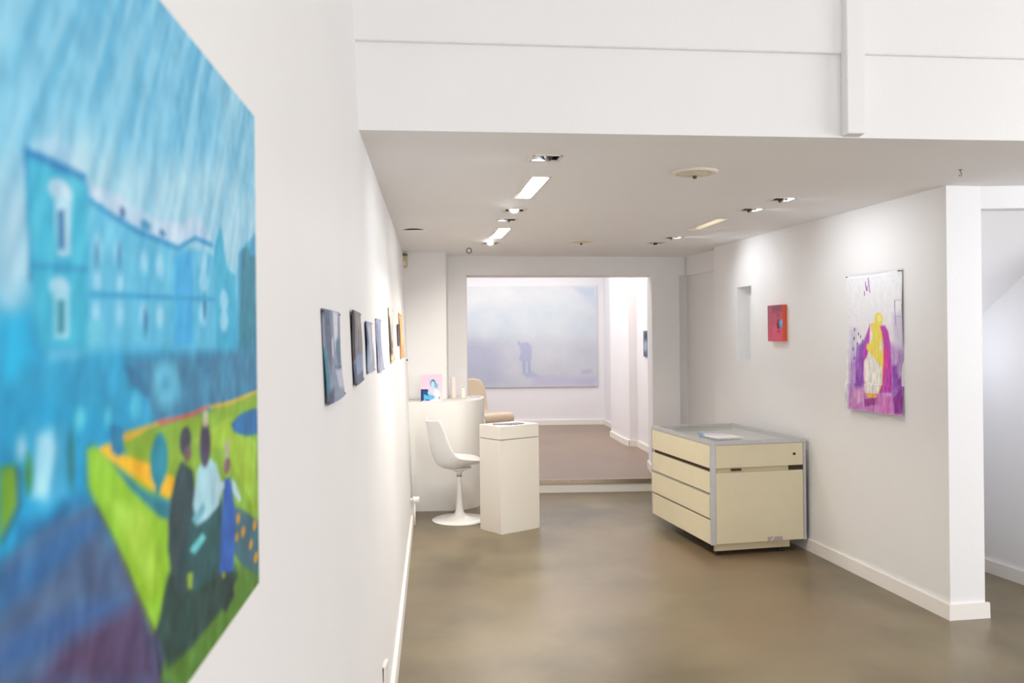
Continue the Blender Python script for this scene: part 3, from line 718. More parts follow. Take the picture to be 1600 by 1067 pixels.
t = thing('ceiling_cover', 'round white ceiling cover with a dark gap beside the left wall', 'cover', (-.683, 6.12, CZ))
b = bmesh.new(); lathe(b, [(0, -.005), (.070, -.006), (.080, -.003), (.082, 0), (0, 0)], seg=40)
from_bm('cover_plate', b, M['trim'], t, smooth=True)
b = bmesh.new(); aa = [math.radians(205 + k * 6) for k in range(22)]
tube(b, [(.081 * math.cos(a), .081 * math.sin(a), -.005) for a in aa], [.0005 + .0045 * math.sin(math.pi * k / 21) for k in range(22)], 8)
from_bm('dark_gap', b, M['black'], t, smooth=True)

b = bmesh.new()
n = 28
pts = [(0.021 * math.sin(a), 0, -.024 + .021 * math.cos(a)) for a in [2 * math.pi * k / n for k in range(n + 1)]]
tube(b, pts, .0035, 8); tube(b, [(0, 0, .0), (0, 0, -.008)], .003, 6)
o = from_bm('ceiling_ring', b, M['ring'], smooth=True); o.location = (-.36, 7.40, CZ); tag(o, 'small dark metal ring hanging from the ceiling before the lintel', 'ring')
b = bmesh.new()
tube(b, [(0, 0, 0), (0, 0, -.012), (.006, 0, -.02), (.004, 0, -.028), (-.003, 0, -.03), (-.006, 0, -.024)], .002, 6); lathe(b, [(0, -.003), (.008, -.003), (.008, 0), (0, 0)], seg=12)
o = from_bm('ceiling_hook', b, M['pin'], smooth=True); o.location = (2.11, 4.05, CZ); tag(o, 'tiny hook in the ceiling in front of the stair passage', 'hook')

# ------------------------------------------------------------------ artworks
def vnoise(s, t, fs, ft, seed):
    rng = np.random.RandomState(seed); g = rng.rand(int(ft) + 3, int(fs) + 3)
    x = np.clip(s, 0, 1.0) * fs; y = np.clip(t, 0, 1.0) * ft
    i = x.astype(int); j = y.astype(int); fx = x - i; fy = y - j
    fx = fx * fx * (3 - 2 * fx); fy = fy * fy * (3 - 2 * fy)
    return (g[j, i] * (1 - fx) + g[j, i + 1] * fx) * (1 - fy) + (g[j + 1, i] * (1 - fx) + g[j + 1, i + 1] * fx) * fy

def coverage(sh, s, t):
    kind, col, soft, q = sh
    if kind == 'e':
        cx, cy, rx, ry = q
        d = np.sqrt(((s - cx) / rx) ** 2 + ((t - cy) / ry) ** 2)
        return np.clip((1 - d) * min(rx, ry) / soft + .5, 0, 1)
    px = [a for a, _ in q]; py = [b for _, b in q]; n = len(q)
    inside = np.zeros(s.shape, bool); dist = np.full(s.shape, 9.0)
    for i in range(n):
        x0, y0 = px[i], py[i]; x1, y1 = px[(i + 1) % n], py[(i + 1) % n]
        if y0 != y1:
            c = ((y0 > t) != (y1 > t)) & (s < (x1 - x0) * (t - y0) / (y1 - y0) + x0)
            inside ^= c
        L2 = (x1 - x0) ** 2 + (y1 - y0) ** 2 + 1e-12
        k = np.clip(((s - x0) * (x1 - x0) + (t - y0) * (y1 - y0)) / L2, 0, 1)
        dist = np.minimum(dist, np.hypot(s - x0 - k * (x1 - x0), t - y0 - k * (y1 - y0)))
    sd = np.where(inside, dist, -dist)
    return np.clip(sd / soft + .5, 0, 1)

def panel(name, P, nx, ny, paint, thick, front_mat, edge_mat, parent=None):
    """P(s,t) -> (point, outward normal); thin painted sheet or canvas with real thickness"""
    ss = np.linspace(0, 1, nx + 1); ts = np.linspace(0, 1, ny + 1)
    sg, tg = np.meshgrid(ss, ts)
    rgb = paint(sg, tg)
    V = []; back = []
    for j in range(ny + 1):
        for i in range(nx + 1):
            p, n = P(ss[i], ts[j]); V.append(tuple(p))
    idx = lambda i, j: j * (nx + 1) + i
    border = [(i, 0) for i in range(nx)] + [(nx, j) for j in range(ny)] + [(i, ny) for i in range(nx, 0, -1)] + [(0, j) for j in range(ny, 0, -1)]
    F = [(idx(i, j), idx(i + 1, j), idx(i + 1, j + 1), idx(i, j + 1)) for j in range(ny) for i in range(nx)]
    b0 = len(V)
    for i, j in border:
        p, n = P(ss[i], ts[j]); V.append(tuple(Vector(p) - Vector(n) * .0001))
    b1 = len(V)
    for j in range(ny + 1):
        for i in range(nx + 1):
            p, n = P(ss[i], ts[j]); V.append(tuple(Vector(p) - Vector(n) * thick))
    nb = len(border)
    bk = lambda i, j: b1 + idx(i, j)
    E = [(b0 + k, bk(*border[k]), bk(*border[(k + 1) % nb]), b0 + (k + 1) % nb) for k in range(nb)]
    st = 6 if nx > 100 else 1
    E += [(bk(i, j), bk(i, min(j + st, ny)), bk(min(i + st, nx), min(j + st, ny)), bk(min(i + st, nx), j)) for j in range(0, ny, st) for i in range(0, nx, st)]
    me = bpy.data.meshes.new(name)
    me.from_pydata(V, [], F + E)
    me.materials.append(front_mat); me.materials.append(edge_mat)
    mi = np.zeros(len(me.polygons), np.int32); mi[len(F):] = 1
    me.polygons.foreach_set('material_index', mi)
    at = me.color_attributes.new('pigment', 'FLOAT_COLOR', 'POINT')
    c = np.ones((len(V), 4), np.float32); c[:, :3] = .8
    x = np.clip(rgb.reshape(-1, 3) / 255, 0, 1)
    c[:len(x), :3] = np.where(x <= .04045, x / 12.92, ((x + .055) / 1.055) ** 2.4)
    c[b1:b1 + len(x), :3] = c[:len(x), :3] * .9
    for k, (i, j) in enumerate(border): c[b0 + k, :3] = c[idx(i, j), :3] * .85
    at.data.foreach_set('color', c.ravel())
    o = bpy.data.objects.new(name, me); COL.objects.link(o)
    if parent: o.parent = parent
    me.update()
    return o

def painter(base, shapes, rough=4, seed=1, fs=60, ft=60, over=None):
    def f(s, t):
        img = base(s, t)
        for sh in shapes:
            a = coverage(sh, s, t)[..., None]
            if a.max() > 0: img = img * (1 - a) + np.array(sh[1], float) * a
        if over: img = over(s, t, img)
        n = vnoise(s, t, fs, ft, seed) + vnoise(s, t, fs * 2, ft * 2, seed + 5) * .6 - .8
        return img + n[..., None] * rough
    return f

def grad(c0, c1):
    return lambda s, t: np.array(c0, float) * (1 - t[..., None]) + np.array(c1, float) * t[..., None]

# large canvas on the left wall
def castle_over(s, t, img):
    k = .25 + s * .72 - (t - .6) * .30                      # slanting brush strokes of the sky
    st = vnoise(np.clip(k, 0, 1), t, 90, 7, 21) + .7 * vnoise(np.clip(k, 0, 1), t, 160, 11, 22) - .85
    sky = np.clip((t - .55) / .1, 0, 1)
    img = img + st[..., None] * sky[..., None] * np.array([46, 28, 18])
    low = np.clip((.55 - t) / .1, 0, 1)
    st2 = vnoise(s, np.clip(t + s * .2, 0, 1), 40, 30, 31) - .5
    img = img + st2[..., None] * low[..., None] * np.array([16, 26, 30])
    k3 = .1 + s * .85 - (t - .5) * .10
    st3 = vnoise(np.clip(k3, 0, 1), t, 130, 34, 51) - .5
    img = img + st3[..., None] * np.array([20, 20, 18])
    m = img.mean(axis=-1, keepdims=True)
    img = (m + (img - m) * 1.14) * 1.05
    return img
def castle_base(s, t):
    a = np.array([30, 140, 185.]); b = np.array([128, 192, 220.]); c = np.array([112, 180, 212.])
    k = np.clip((t - .5) / .12, 0, 1)[..., None]; k2 = np.clip((t - .7) / .3, 0, 1)[..., None]
    o = (a * (1 - k) + b * k) * (1 - k2) + c * k2
    m = np.clip((.30 - t) / .03, 0, 1)[..., None]; gr = np.clip((s - .58) / .02, 0, 1)[..., None]
    return o * (1 - m) + m * (np.array([68, 82, 118.]) * (1 - gr) + np.array([85, 130, 50.]) * gr)
def P_big(s, t):
    y = .2 + s * .86
    return Vector((-.2163 - .0915 * y, y, 1.2003 + t * .5717)), Vector((1, .0915, 0)).normalized()
o = panel('landscape_painting', P_big, 260, 280, painter(castle_base, ART_CASTLE, 7, 3, 70, 70, castle_over), .012, M['paint'], M['canvasedge'])
tag(o, 'large blue and green painting of a palace and garden walkers on the left wall', 'painting')

# film painting on the right wall: slightly wavy sheet pinned at the top corners
def P_poster(s, t):
    y = 5.408 - .546 * s
    off = .009 + .012 * (1 - s) + .007 * math.sin(s * 9 + 1) * (1 - t) ** .6 + .006 * math.sin(t * 7 + s * 3) * (t < .985) + (.012 * (1 - t) ** 3 if t < .2 else 0) + .004 * math.cos(s * 16) * (1 - t)
    sag = -.010 * math.sin(math.pi * s) * t ** 6
    tilt = .004 * s - .0
    p = Vector((XR(y), y, 1.022 + .827 * t + sag + tilt)) - NN * off
    return p, -NN
t_ = thing('film_painting', 'tall purple and yellow painting of a robed figure on pinned film, right wall', 'painting', (0, 0, 0))
def poster_over(s, t, img):
    dr = vnoise(s, t, 60, 12, 41) + .6 * vnoise(s, t, 30, 30, 42) - .8
    low = np.clip((.62 - t) / .3, .15, 1)
    return img + (dr * low)[..., None] * np.array([34, 52, 30])
soften = [(k_, c_, w_ * 1.8, q_) for k_, c_, w_, q_ in ART_POSTER]
o = panel('painted_film', P_poster, 120, 180, painter(grad((232, 228, 236), (238, 239, 243)), soften, 7, 9, 40, 70, poster_over), .0012, M['print'], M['paper'], t_)
bm = bmesh.new()
lo = []
for k in range(25):
    s = k / 24; y = 5.405 - .560 * s
    for t in (0, 1):
        z = (.985 + .010 * math.sin(s * 11) + .01 * (s > .5)) if t == 0 else 1.858 - .004 * math.sin(math.pi * s)
        lo.append(bm.verts.new(Vector((XR(y), y, z)) - NN * (.005 + .002 * math.sin(s * 8 + t))))
for k in range(24): bm.faces.new((lo[2 * k], lo[2 * k + 2], lo[2 * k + 3], lo[2 * k + 1]))
from_bm('clear_backing', bm, M['film'], t_, smooth=True, label='clear film margin hanging below the painted film')
for y in (5.402, 4.868):
    b = bmesh.new(); tube(b, [(0, 0, 0), tuple(-NN * .030)], .0035, 8); lathe(b, [(0, -.004), (.006, 0), (0, .004)], seg=10)
    q = from_bm('pin', b, M['pin'], t_, smooth=True); q.location = Vector((XR(y), y, 1.842))

def P_red(s, t):
    y = 6.475 - .232 * s
    return Vector((XR(y), y, 1.438 + .265 * t)) - NN * .036, -NN
o = panel('small_red_painting', P_red, 36, 60, painter(grad((212, 85, 112), (165, 88, 108)), ART_RED, 9, 4, 30, 40), .034, M['paint'], M['orangeedge'])
tag(o, 'small red painting with blue disc and orange sides on the right wall', 'painting')

def P_fog(s, t):
    return Vector((-.95 + 2.26 * s, 13.272, .704 + 1.553 * t)), Vector((0, -1, 0))
def fog_over(s, t, img):
    n = vnoise(s, t, 8, 6, 5) + .5 * vnoise(s, t, 18, 14, 6) - .75
    return img + n[..., None] * np.array([11, 9, 6])
o = panel('fog_painting', P_fog, 150, 110, painter(grad((198, 201, 211), (222, 226, 229)), ART_FOG, 2, 8, 50, 40, fog_over), .02, M['paint'], M['canvasedge'])
tag(o, 'huge pale misty blue painting with lone standing figure on the far back wall', 'painting')

def P_port(s, t):
    return Vector((-.795 + .185 * s, 7.470 + .016 * s + .012 * t, .936 + .228 * t)), Vector((.08, -1, 0)).normalized()
o = panel('portrait_painting', P_port, 70, 90, painter(grad((232, 212, 226), (236, 200, 224)), ART_PORTRAIT, 4, 2), .03, M['paint'], M['canvasedge'])
tag(o, 'small pink and blue portrait canvas standing on the white counter', 'painting')

bm = bmesh.new()
def P_blue(s, t):
    y = 10.22 - .25 * s
    return Vector((1.537 + (10.63 - y) * .0904 - .022, y, 1.235 + .305 * t)), Vector((-1, -.09, 0)).normalized()
o = panel('blue_canvas', P_blue, 20, 24, painter(grad((70, 90, 115), (100, 135, 165)), [('e', (50, 60, 75), .1, (.5, .8, .3, .15)), ('e', (150, 175, 190), .15, (.4, .4, .3, .2))], 14, 6, 8, 10), .02, M['paint'], M['blueedge'])
tag(o, 'small dark blue canvas seen edge-on in the rear room', 'painting')
bm.free()

# the seven sheets pinned along the left wall
def sheet(name, y0, y1, z0, z1, paint, label, lift=.004, wave=.003, zb=0, seed=0, pins=True, thick=.0015, frontm='paint', tz=0):
    t = thing(name, label, 'painting', (0, 0, 0), 0, 'small paintings along the left wall')
    def P(s, v):
        y = y0 + (y1 - y0) * s
        z = z0 + (z1 - z0) * v + zb * s * (1 - v) + tz * s * v
        off = lift + wave * math.sin(3.1 * s + seed) + wave * .8 * math.sin(v * 5.0 + seed * 2 + s * 2) + .006 * s * (1 - v) * (wave > 0)
        off = max(off, .0035)
        return Vector((XL(y, z) + off, y, z)), Vector((1, .0915, .034)).normalized()
    panel('painted_sheet' if thick < .01 else 'canvas', P, 36, 40, paint, thick, M[frontm], M['paint'], t)
    if pins:
        for s, v in ((.03, .97), (.97, .97), (.03, .03), (.97, .03)):
            p, n = P(s, v)
            b = bmesh.new(); tube(b, [tuple(p - n * .012), tuple(p + n * .003)], .0018, 6)
            from_bm('pin', b, M['pin'], t)
    return t
E_, P_ = 'e', 'p'
sheet('blue_sheet_painting', 1.83, 2.155, 1.355, 1.562, painter(grad((138, 152, 178), (132, 140, 166)),
      [(P_, (60, 130, 155), .04, [(-.1, .6), (.10, .6), (.13, .3), (.10, -.1), (-.1, -.1)]), (P_, (90, 105, 130), .08, [(.1, 1.1), (.28, 1.1), (.45, .6), (.2, .3), (.1, .6)]),
       (P_, (214, 218, 232), .06, [(.5, 1.0), (.85, 1.0), (.8, .7), (.6, .55)]), (P_, (222, 226, 240), .03, [(.42, .68), (.5, .7), (.47, .48), (.4, .5)]),
       (P_, (90, 122, 148), .08, [(.65, .65), (1.1, .72), (1.1, .38), (.7, .36)]), (P_, (52, 62, 88), .02, [(.45, .375), (1.1, .35), (1.1, .33), (.5, .355)]),
       (P_, (186, 192, 216), .05, [(.5, .34), (1.0, .32), (.95, .1), (.6, .14)]), (P_, (80, 92, 115), .05, [(-.1, .1), (.3, .16), (.25, -.1), (-.1, -.1)]), (P_, (60, 66, 84), .04, [(-.1, .92), (.12, .95), (.1, 1.1), (-.1, 1.1)])],
      14, 11, 10, 26), 'largest grey-blue pinned sheet on the left wall, next to the palace painting', zb=.0, seed=.3)
sheet('dark_sheet_painting', 2.475, 2.81, 1.359, 1.579, painter(grad((120, 130, 160), (128, 122, 130)),
      [(P_, (28, 28, 34), .05, [(-.1, 1.1), (.16, 1.1), (.2, .6), (.22, .36), (-.1, .30)]), (P_, (70, 84, 112), .05, [(-.1, .3), (.2, .3), (.2, 0), (-.1, -.1)]),
       (P_, (150, 138, 136), .08, [(.35, .95), (.8, .9), (.75, .5), (.4, .5)]), (P_, (105, 96, 92), .05, [(.5, .75), (.62, .75), (.6, .42), (.5, .42)]), (P_, (134, 152, 190), .03, [(.25, .38), (1.1, .4), (1.1, .16), (.25, .12)]),
       (P_, (96, 106, 138), .04, [(.2, .1), (1.1, .16), (1.1, -.1), (.2, -.1)])], 14, 12, 12, 24), 'grey and blue pinned sheet with a black left edge, second along the left wall', seed=1.2)
sheet('pale_blue_sheet', 2.985, 3.31, 1.371, 1.556, painter(grad((166, 172, 196), (160, 166, 190)),
      [(P_, (80, 100, 140), .06, [(-.1, 1.1), (.2, 1.1), (.25, .5), (.1, 0), (-.1, 0)]), (P_, (130, 178, 200), .05, [(.05, .55), (.2, .55), (.2, .1), (.05, .1)]), (P_, (190, 192, 208), .08, [(.45, .9), (.7, .9), (.75, .2), (.5, .2)])], 12, 13, 10, 20),
      'narrow pale blue pinned sheet, third along the left wall', seed=2.2)
sheet('lavender_sheet', 3.552, 3.88, 1.352, 1.578, painter(grad((172, 174, 198), (158, 166, 198)),
      [(P_, (110, 124, 168), .06, [(.1, .9), (.3, .9), (.5, .3), (.4, .1), (.25, .4)]), (P_, (120, 130, 172), .05, [(.6, .8), (.7, .8), (.8, .3), (.66, .3)]), (P_, (120, 120, 138), .05, [(.0, .06), (.3, .1), (.2, -.1), (-.1, -.1)])], 12, 14, 10, 20),
      'narrow lavender blue pinned sheet, fourth along the left wall', seed=3.1)
sheet('cream_sheet_painting', 4.62, 5.05, 1.362, 1.662, painter(grad((226, 200, 166), (228, 222, 214)),
      [(P_, (72, 62, 48), .05, [(-.1, .85), (.14, .8), (.4, .5), (.5, .16), (.1, .12), (-.1, .2)]), (P_, (196, 190, 202), .08, [(.55, .7), (.9, .7), (.85, .3), (.6, .3)]), (P_, (150, 108, 78), .06, [(.2, .22), (.8, .25), (.9, .4), (.5, .34)])], 10, 15, 10, 20),
      'cream and dark brown pinned sheet before the orange one on the left wall', seed=.9)
sheet('dark_strip_painting', 5.66, 5.80, 1.439, 1.582, painter(grad((110, 90, 110), (40, 42, 70)), [], 10, 16, 8, 8), 'tiny dark blue painting just in front of the orange one', seed=1.9, pins=False, wave=0, thick=.004, lift=.008)
sheet('orange_painting', 6.03, 6.62, 1.342, 1.668, painter(grad((226, 166, 108), (230, 180, 110)),
      [(P_, (214, 130, 70), .1, [(-.1, 1), (.2, 1), (.2, 0), (-.1, 0)]), (E_, (222, 206, 120), .1, (.6, .45, .2, .15))], 10, 17, 8, 12), 'orange painting farthest along the left wall', seed=2.5, wave=.003)
b = bmesh.new(); bmesh.ops.create_uvsphere(b, u_segments=10, v_segments=6, radius=.008)
o = from_bm('wall_nail', b, M['black'], smooth=True); o.location = (XL(7.40, 1.3) + .005, 7.40, 1.3); tag(o, 'small black nail head in the left wall near the corner', 'nail')

# ------------------------------------------------------------------ plan chest with glass top
cab = thing('display_cabinet', 'cream and aluminium drawer cabinet with a glass top by the right wall', 'cabinet', (1.322, 5.787, 0), math.radians(11.9))
CW, CD, Z0, Z1 = .700, 1.09, .08, .774
bm = bmesh.new()
bx(bm, .02, CW - .02, .02, CD - .02, Z0 + .004, .60)
from_bm('carcass', bm, M['recess'], cab)
bm = bmesh.new()
bx(bm, .02, CW - .02, .021, .032, .60, .745); bx(bm, .021, .032, .02, CD - .02, .60, .745); bx(bm, .02, CW - .02, CD - .032, CD - .004, .60, .745); bx(bm, CW - .032, CW - .004, .02, CD - .02, .60, .745)
from_bm('case_side', bm, M['tray'], cab)
box('display_tray', .035, CW - .035, .045, CD - .045, .715, .725, M['tray'], cab)
fr = bmesh.new()
for x0, x1, y0, y1 in ((0, .034, 0, CD), (CW - .034, CW, 0, CD), (.034, CW - .034, 0, .034), (.034, CW - .034, CD - .034, CD)): bx(fr, x0, x1, y0, y1, Z1 - .026, Z1, .002)
from_bm('top_frame', fr, M['alu'], cab)
box('glass_top', .03, CW - .03, .03, CD - .03, Z1 - .012, Z1 - .003, M['glass'], cab)
for x0, x1, y0, y1 in ((-.001, .034, -.001, .012), (CW - .018, CW + .001, -.001, .012), (-.001, .010, CD - .014, CD + .001), (CW - .014, CW + .001, CD - .014, CD + .001), (-.0012, .004, .0, .014)):
    box('corner_post', x0, x1, y0, y1, Z0, Z1 - .026, M['alu'], cab)
box('front_drawer', .036, CW - .020, 0, .02, .594, .746, M['laminate'], cab, .0015)
box('front_panel', .036, CW - .020, .0, .02, Z0 + .004, .560, M['laminate'], cab, .0015)
bm = bmesh.new(); tube(bm, [(0, .002, 0), (0, -.010, 0)], .0075, 12)
k = from_bm('key_knob', bm, M['black'], cab, smooth=True); k.location = (.612, 0, .672)
bm = bmesh.new(); bx(bm, .150, .225, .003, .012, .570, .586, .002)
from_bm('latch_strip', bm, M['latch'], cab)
box('back_rail', .036, .575, .012, .022, .561, .593, M['plinth'], cab)
bm = bmesh.new(); bx(bm, .41, .52, -.0022, 0, Z0 + .002, Z0 + .034)
from_bm('tape_strip', bm, M['tape'], cab)
bm = bmesh.new(); tube(bm, [(.435, -.003, Z0 + .006), (.445, -.003, Z0 + .02), (.46, -.003, Z0 + .03)], .0022, 6)
from_bm('tape_crease', bm, M['paper'], cab)
for z0, z1, pull in ((.594, .746, 0), (.427, .566, 0), (.260, .410, .006), (Z0 + .002, .244, 0)):
    box('drawer', -.001 - pull, .02, .014, CD - .016, z0, z1, M['laminate'], cab, .0015)
bm = bmesh.new()
for z0, z1 in ((.415, .420), (.250, .255)): bx(bm, .006, .02, .014, CD - .016, z0, z1)
from_bm('drawer_runner', bm, M['alu'], cab)
bm = bmesh.new(); bx(bm, .03, .585, .018, .036, .034, Z0 + .003, .002)
from_bm('plinth', bm, M['plinth'], cab)
for x, y in ((.08, .06), (.53, .06), (.35, CD - .1), (.58, CD - .1)):
    bm = bmesh.new(); tube(bm, [(x, y, .0), (x, y, .034)], .014, 12); from_bm('foot', bm, M['black'], cab)

def flat(name, pts, z, th, m, label, cat, group=None, curl=0):
    bm = bmesh.new()
    hexa(bm, [(x, y, z) for x, y in pts], [(x, y, z + th + (curl if i == 0 else 0)) for i, (x, y) in enumerate(pts)])
    o = from_bm(name, bm, m); tag(o, label, cat, group); return o
flat('paper_sheet', [(1.40, 5.885), (1.60, 5.975), (1.55, 6.13), (1.335, 6.085)], .7790, .0015, M['paper'], 'white sheet of paper on top of the stack on the glass cabinet top', 'paper', curl=.006)
flat('folded_leaflet', [(1.36, 6.05), (1.55, 6.10), (1.535, 6.26), (1.37, 6.255)], .7745, .004, M['lilac'], 'pale lilac leaflet lying under the white sheet on the cabinet', 'leaflet')
flat('blue_brochure', [(1.318, 6.10), (1.375, 6.03), (1.45, 6.26), (1.345, 6.30)], .7745, .0028, M['paperblue'], 'blue printed brochure at the left of the papers on the cabinet', 'brochure')

# ------------------------------------------------------------------ white pedestal
ped = thing('pedestal', 'white square plinth with a lid line in the middle of the floor', 'pedestal', (-.096, 6.505, 0))
A, Bq, Dq = Vector((0, 0)), Vector((-.166, .206)), Vector((.297, .228))
q = [A, Dq, Dq + Bq, Bq]
prism('body', [tuple(p) for p in q], 0, .709, M['pedestal'], ped, w=.0015)
cc = sum(q, Vector((0, 0))) / 4
prism('shadow_gap', [tuple(cc + (p - cc) * .97) for p in q], .709, .714, M['recess'], ped)
prism('lid', [tuple(p) for p in q], .714, .814, M['pedestal'], ped, w=.0015)
pa = Vector((-.096, 6.505))
def pq(u, v): return tuple(pa + Dq * u + Bq * v)
flat('print_stack', [pq(.06, .30), pq(.62, .05), pq(.80, .30), pq(.72, .80), pq(.20, .96)], .8145, .002, M['paper'], 'white paper underneath the prints on the white plinth', 'paper')
flat('photo_print', [pq(.04, .42), pq(.36, .10), pq(.56, .42), pq(.24, .80)], .8170, .002, M['photos'], 'grey printed card, left one on top of the plinth', 'print')
flat('photo_print', [pq(.40, .08), pq(.70, .10), pq(.74, .44), pq(.50, .46)], .8195, .002, M['photos'], 'grey printed card, right one overlapping on the plinth', 'print')

# ------------------------------------------------------------------ counter
arc = [(-.52 + .256 * math.sin(a) * 1.0, 7.43 + .42 * (1 - math.cos(a))) for a in [math.radians(90 * k / 24) for k in range(25)]]
cp = [(-.868, 7.405)] + arc + [(-.268, 8.11), (-.585, 8.10), (-.583, 7.755), (-.893, 7.715)]
bm = bmesh.new(); hexa(bm, [(x, y, 0) for x, y in cp], [(x - (.03 if i in (0, len(cp) - 1) else 0), y, .936) for i, (x, y) in enumerate(cp)])
o = from_bm('counter', bm, M['counter'])
for p in o.data.polygons: p.use_smooth = abs(p.normal.z) < .5
o.data.set_sharp_from_angle(angle=math.radians(22)); tag(o, 'white curved-front reception counter against the left wall and pillar', 'counter')
def candle(x, y, r, h, m, label):
    t = thing('pillar_candle', label, 'candle', (x, y, .937), 0, 'candles on the counter')
    b = bmesh.new(); lathe(b, [(0, 0), (r * .97, 0), (r, .004), (r, h - .004), (r * .93, h), (r * .6, h - .003), (0, h - .004)], seg=28)
    from_bm('wax', b, m, t, smooth=True)
    b = bmesh.new(); tube(b, [(0, 0, h - .005), (.001, 0, h + .006)], .0012, 6); from_bm('wick', b, M['wick'], t)
candle(-.535, 7.84, .024, .198, M['candlepink'], 'tall blush pillar candle on the counter')
candle(-.446, 7.80, .022, .097, M['candle'], 'short ivory candle on the counter right of the tall one')
flat('lilac_sheet', [(-.395, 7.96), (-.30, 7.96), (-.30, 8.09), (-.385, 8.09)], .937, .006, M['lilac'], 'pale lilac papers at the right end of the counter', 'paper')

# ------------------------------------------------------------------ chairs
def shell_mesh(prof, half, curve, nt=14, thick=.010):
    """prof: (x, z); half: half widths; curve: edge lift normal to the profile"""
    n = len(prof); verts = []
    P2 = [Vector(p) for p in prof]
    for i, p in enumerate(P2):
        d = (P2[min(i + 1, n - 1)] - P2[max(i - 1, 0)]).normalized(); nr = Vector((-d.y, d.x)) * (-1)
        for j in range(nt + 1):
            u = -1 + 2 * j / nt
            q = p + nr * curve[i] * abs(u) ** 2.2
            verts.append((q.x, u * half[i] * (1 - .04 * abs(u) ** 3), q.y))
    F = [(i * (nt + 1) + j, i * (nt + 1) + j + 1, (i + 1) * (nt + 1) + j + 1, (i + 1) * (nt + 1) + j) for i in range(n - 1) for j in range(nt)]
    me = bpy.data.meshes.new('shell'); me.from_pydata(verts, [], F)
    for p in me.polygons: p.use_smooth = True
    return me
def smooth_prof(pts, k=5):
    out = []
    n = len(pts)
    for i in range(n - 1):
        p0, p1, p2, p3 = [np.array(pts[max(0, min(n - 1, i + d))], float) for d in (-1, 0, 1, 2)]
        for s in range(k):
            t = s / k
            out.append(tuple(.5 * ((2 * p1) + (-p0 + p2) * t + (2 * p0 - 5 * p1 + 4 * p2 - p3) * t * t + (-p0 + 3 * p1 - 3 * p2 + p3) * t ** 3)))
    out.append(tuple(map(float, pts[-1])))
    return out
def add_shell(name, table, m, parent, thick, nt=16):
    tb = smooth_prof(table)
    me = shell_mesh([(a, b) for a, b, _, _ in tb], [c for _, _, c, _ in tb], [d for _, _, _, d in tb], nt)
    o = link(name, me, m, parent)
    md = o.modifiers.new('thickness', 'SOLIDIFY'); md.thickness = thick; md.offset = 0
    ms = o.modifiers.new('smooth', 'SUBSURF'); ms.levels = 1; ms.render_levels = 1
    return o

ch = thing('swivel_chair', 'white moulded swivel chair with a round pedestal base beside the plinth', 'chair', (-.442, 7.046, 0), math.radians(22))
# from seat front to the top of the back: x, z, half width, edge lift
add_shell('seat_shell', [(.235, .452, .165, .00), (.215, .472, .20, .012), (.12, .462, .222, .045), (0, .440, .228, .085), (-.10, .430, .226, .12),
                         (-.175, .462, .222, .13), (-.215, .54, .215, .115), (-.235, .63, .208, .095), (-.248, .73, .200, .075), (-.262, .80, .188, .062), (-.268, .822, .172, .058)], M['chair'], ch, .012)
b = bmesh.new(); lathe(b, [(0, .012), (.219, .012), (.226, .007), (.2255, 0), (0, 0)], seg=64)
lathe(b, [(.226, .006), (.222, .011), (.15, .018), (.08, .030), (.045, .050), (.030, .085), (.023, .15), (.0185, .25), (.017, .33), (.020, .36)], seg=64)
from_bm('pedestal_base', b, M['chairmetal'], ch, smooth=True)
b = bmesh.new(); lathe(b, [(0, .356), (.0215, .356), (.0225, .362), (.0215, .368), (0, .368)], seg=32); from_bm('collar', b, M['collar'], ch, smooth=True)
b = bmesh.new(); lathe(b, [(0, .366), (.020, .366), (.022, .39), (.05, .408), (.10, .425), (.10, .432), (0, .432)], seg=40); from_bm('seat_mount', b, M['chairmetal'], ch, smooth=True)

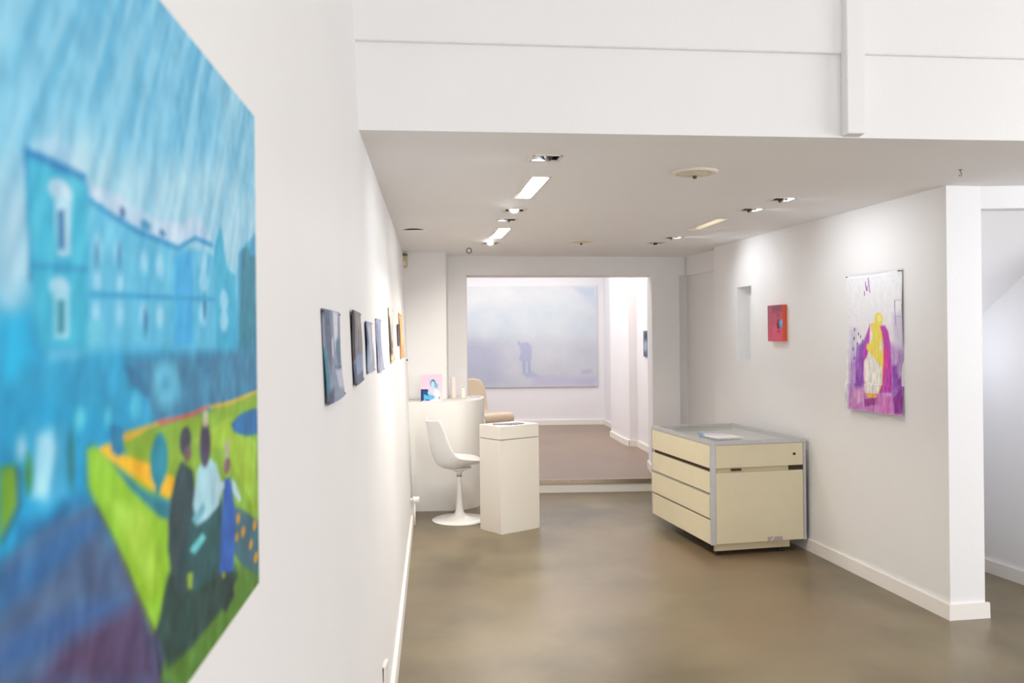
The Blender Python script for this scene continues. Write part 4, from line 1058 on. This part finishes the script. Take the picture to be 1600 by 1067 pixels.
pc = thing('cantilever_chair', 'beige moulded one-piece chair in the rear room behind the counter', 'chair', (-.325, 10.72, .12), math.radians(-50))
add_shell('shell', [(-.33, .835, .13, .02), (-.318, .815, .19, .03), (-.285, .70, .235, .03), (-.235, .56, .225, .035), (-.185, .455, .215, .05), (-.11, .415, .225, .05), (.02, .425, .24, .03),
                    (.16, .440, .245, .006), (.235, .415, .24, .0), (.262, .35, .235, .0), (.235, .25, .22, 0), (.16, .14, .21, -.02), (.04, .06, .21, -.04), (-.10, .02, .22, -.05), (-.24, .012, .23, -.012)], M['beige'], pc, .014)

# ------------------------------------------------------------------ small fittings
t = thing('motion_sensor', 'beige motion sensor in the upper corner by the left pillar', 'sensor', (-.945, 7.68, 2.11))
bm = bmesh.new(); bx(bm, -.024, .024, -.045, -.006, 0, .105, .006); from_bm('sensor_body', bm, M['sensor'], t)
box('lens', -.014, .014, -.048, -.044, .02, .06, M['vent'], t, .001)
box('bracket', -.026, .022, -.052, .022, .105, .128, M['sensordark'], t, .002)

t = thing('radiator_valve', 'white round valve knob low on the left wall before the counter', 'valve', (XL(6.86, .215), 6.86, 0))
bm = bmesh.new(); tube(bm, [(.018, 0, .205), (.024, 0, .205), (.066, .004, .205), (.070, .004, .205)], [.022, .026, .025, .021], 24); from_bm('knob', bm, M['plastic'], t, smooth=True)
bm = bmesh.new(); tube(bm, [(-.01, 0, .205), (.02, 0, .205)], .012, 12); tube(bm, [(.032, .0, .0), (.032, 0, .18)], .008, 10); from_bm('pipe', bm, M['trim'], t, smooth=True)

t = thing('wall_socket', 'white socket box low on the left wall at the frame bottom', 'socket', (XL(3.17, .26), 3.17, .19))
bm = bmesh.new(); bx(bm, -.002, .012, -.04, .045, 0, .115, .003); from_bm('socket_plate', bm, M['plastic'], t)
box('side_shadow', -.003, .006, -.046, -.0405, .004, .11, M['black'], t)  # black strip standing in for the shadow beside the plate
bm = bmesh.new(); tube(bm, [(.011, .004, .06), (.0125, .004, .06)], .022, 20); from_bm('socket_face', bm, M['trim'], t)

# unseen ceiling panel assumed for the rear room; rear_room_light does the lighting
t = thing('unseen_ceiling_panel', 'unseen flat ceiling panel of the rear room, above its area lamp', 'ceiling light', (0, 11.0, 2.8))
box('frame', -1.04, 1.04, -1.34, 1.34, -.03, 0, M['rim'], t)
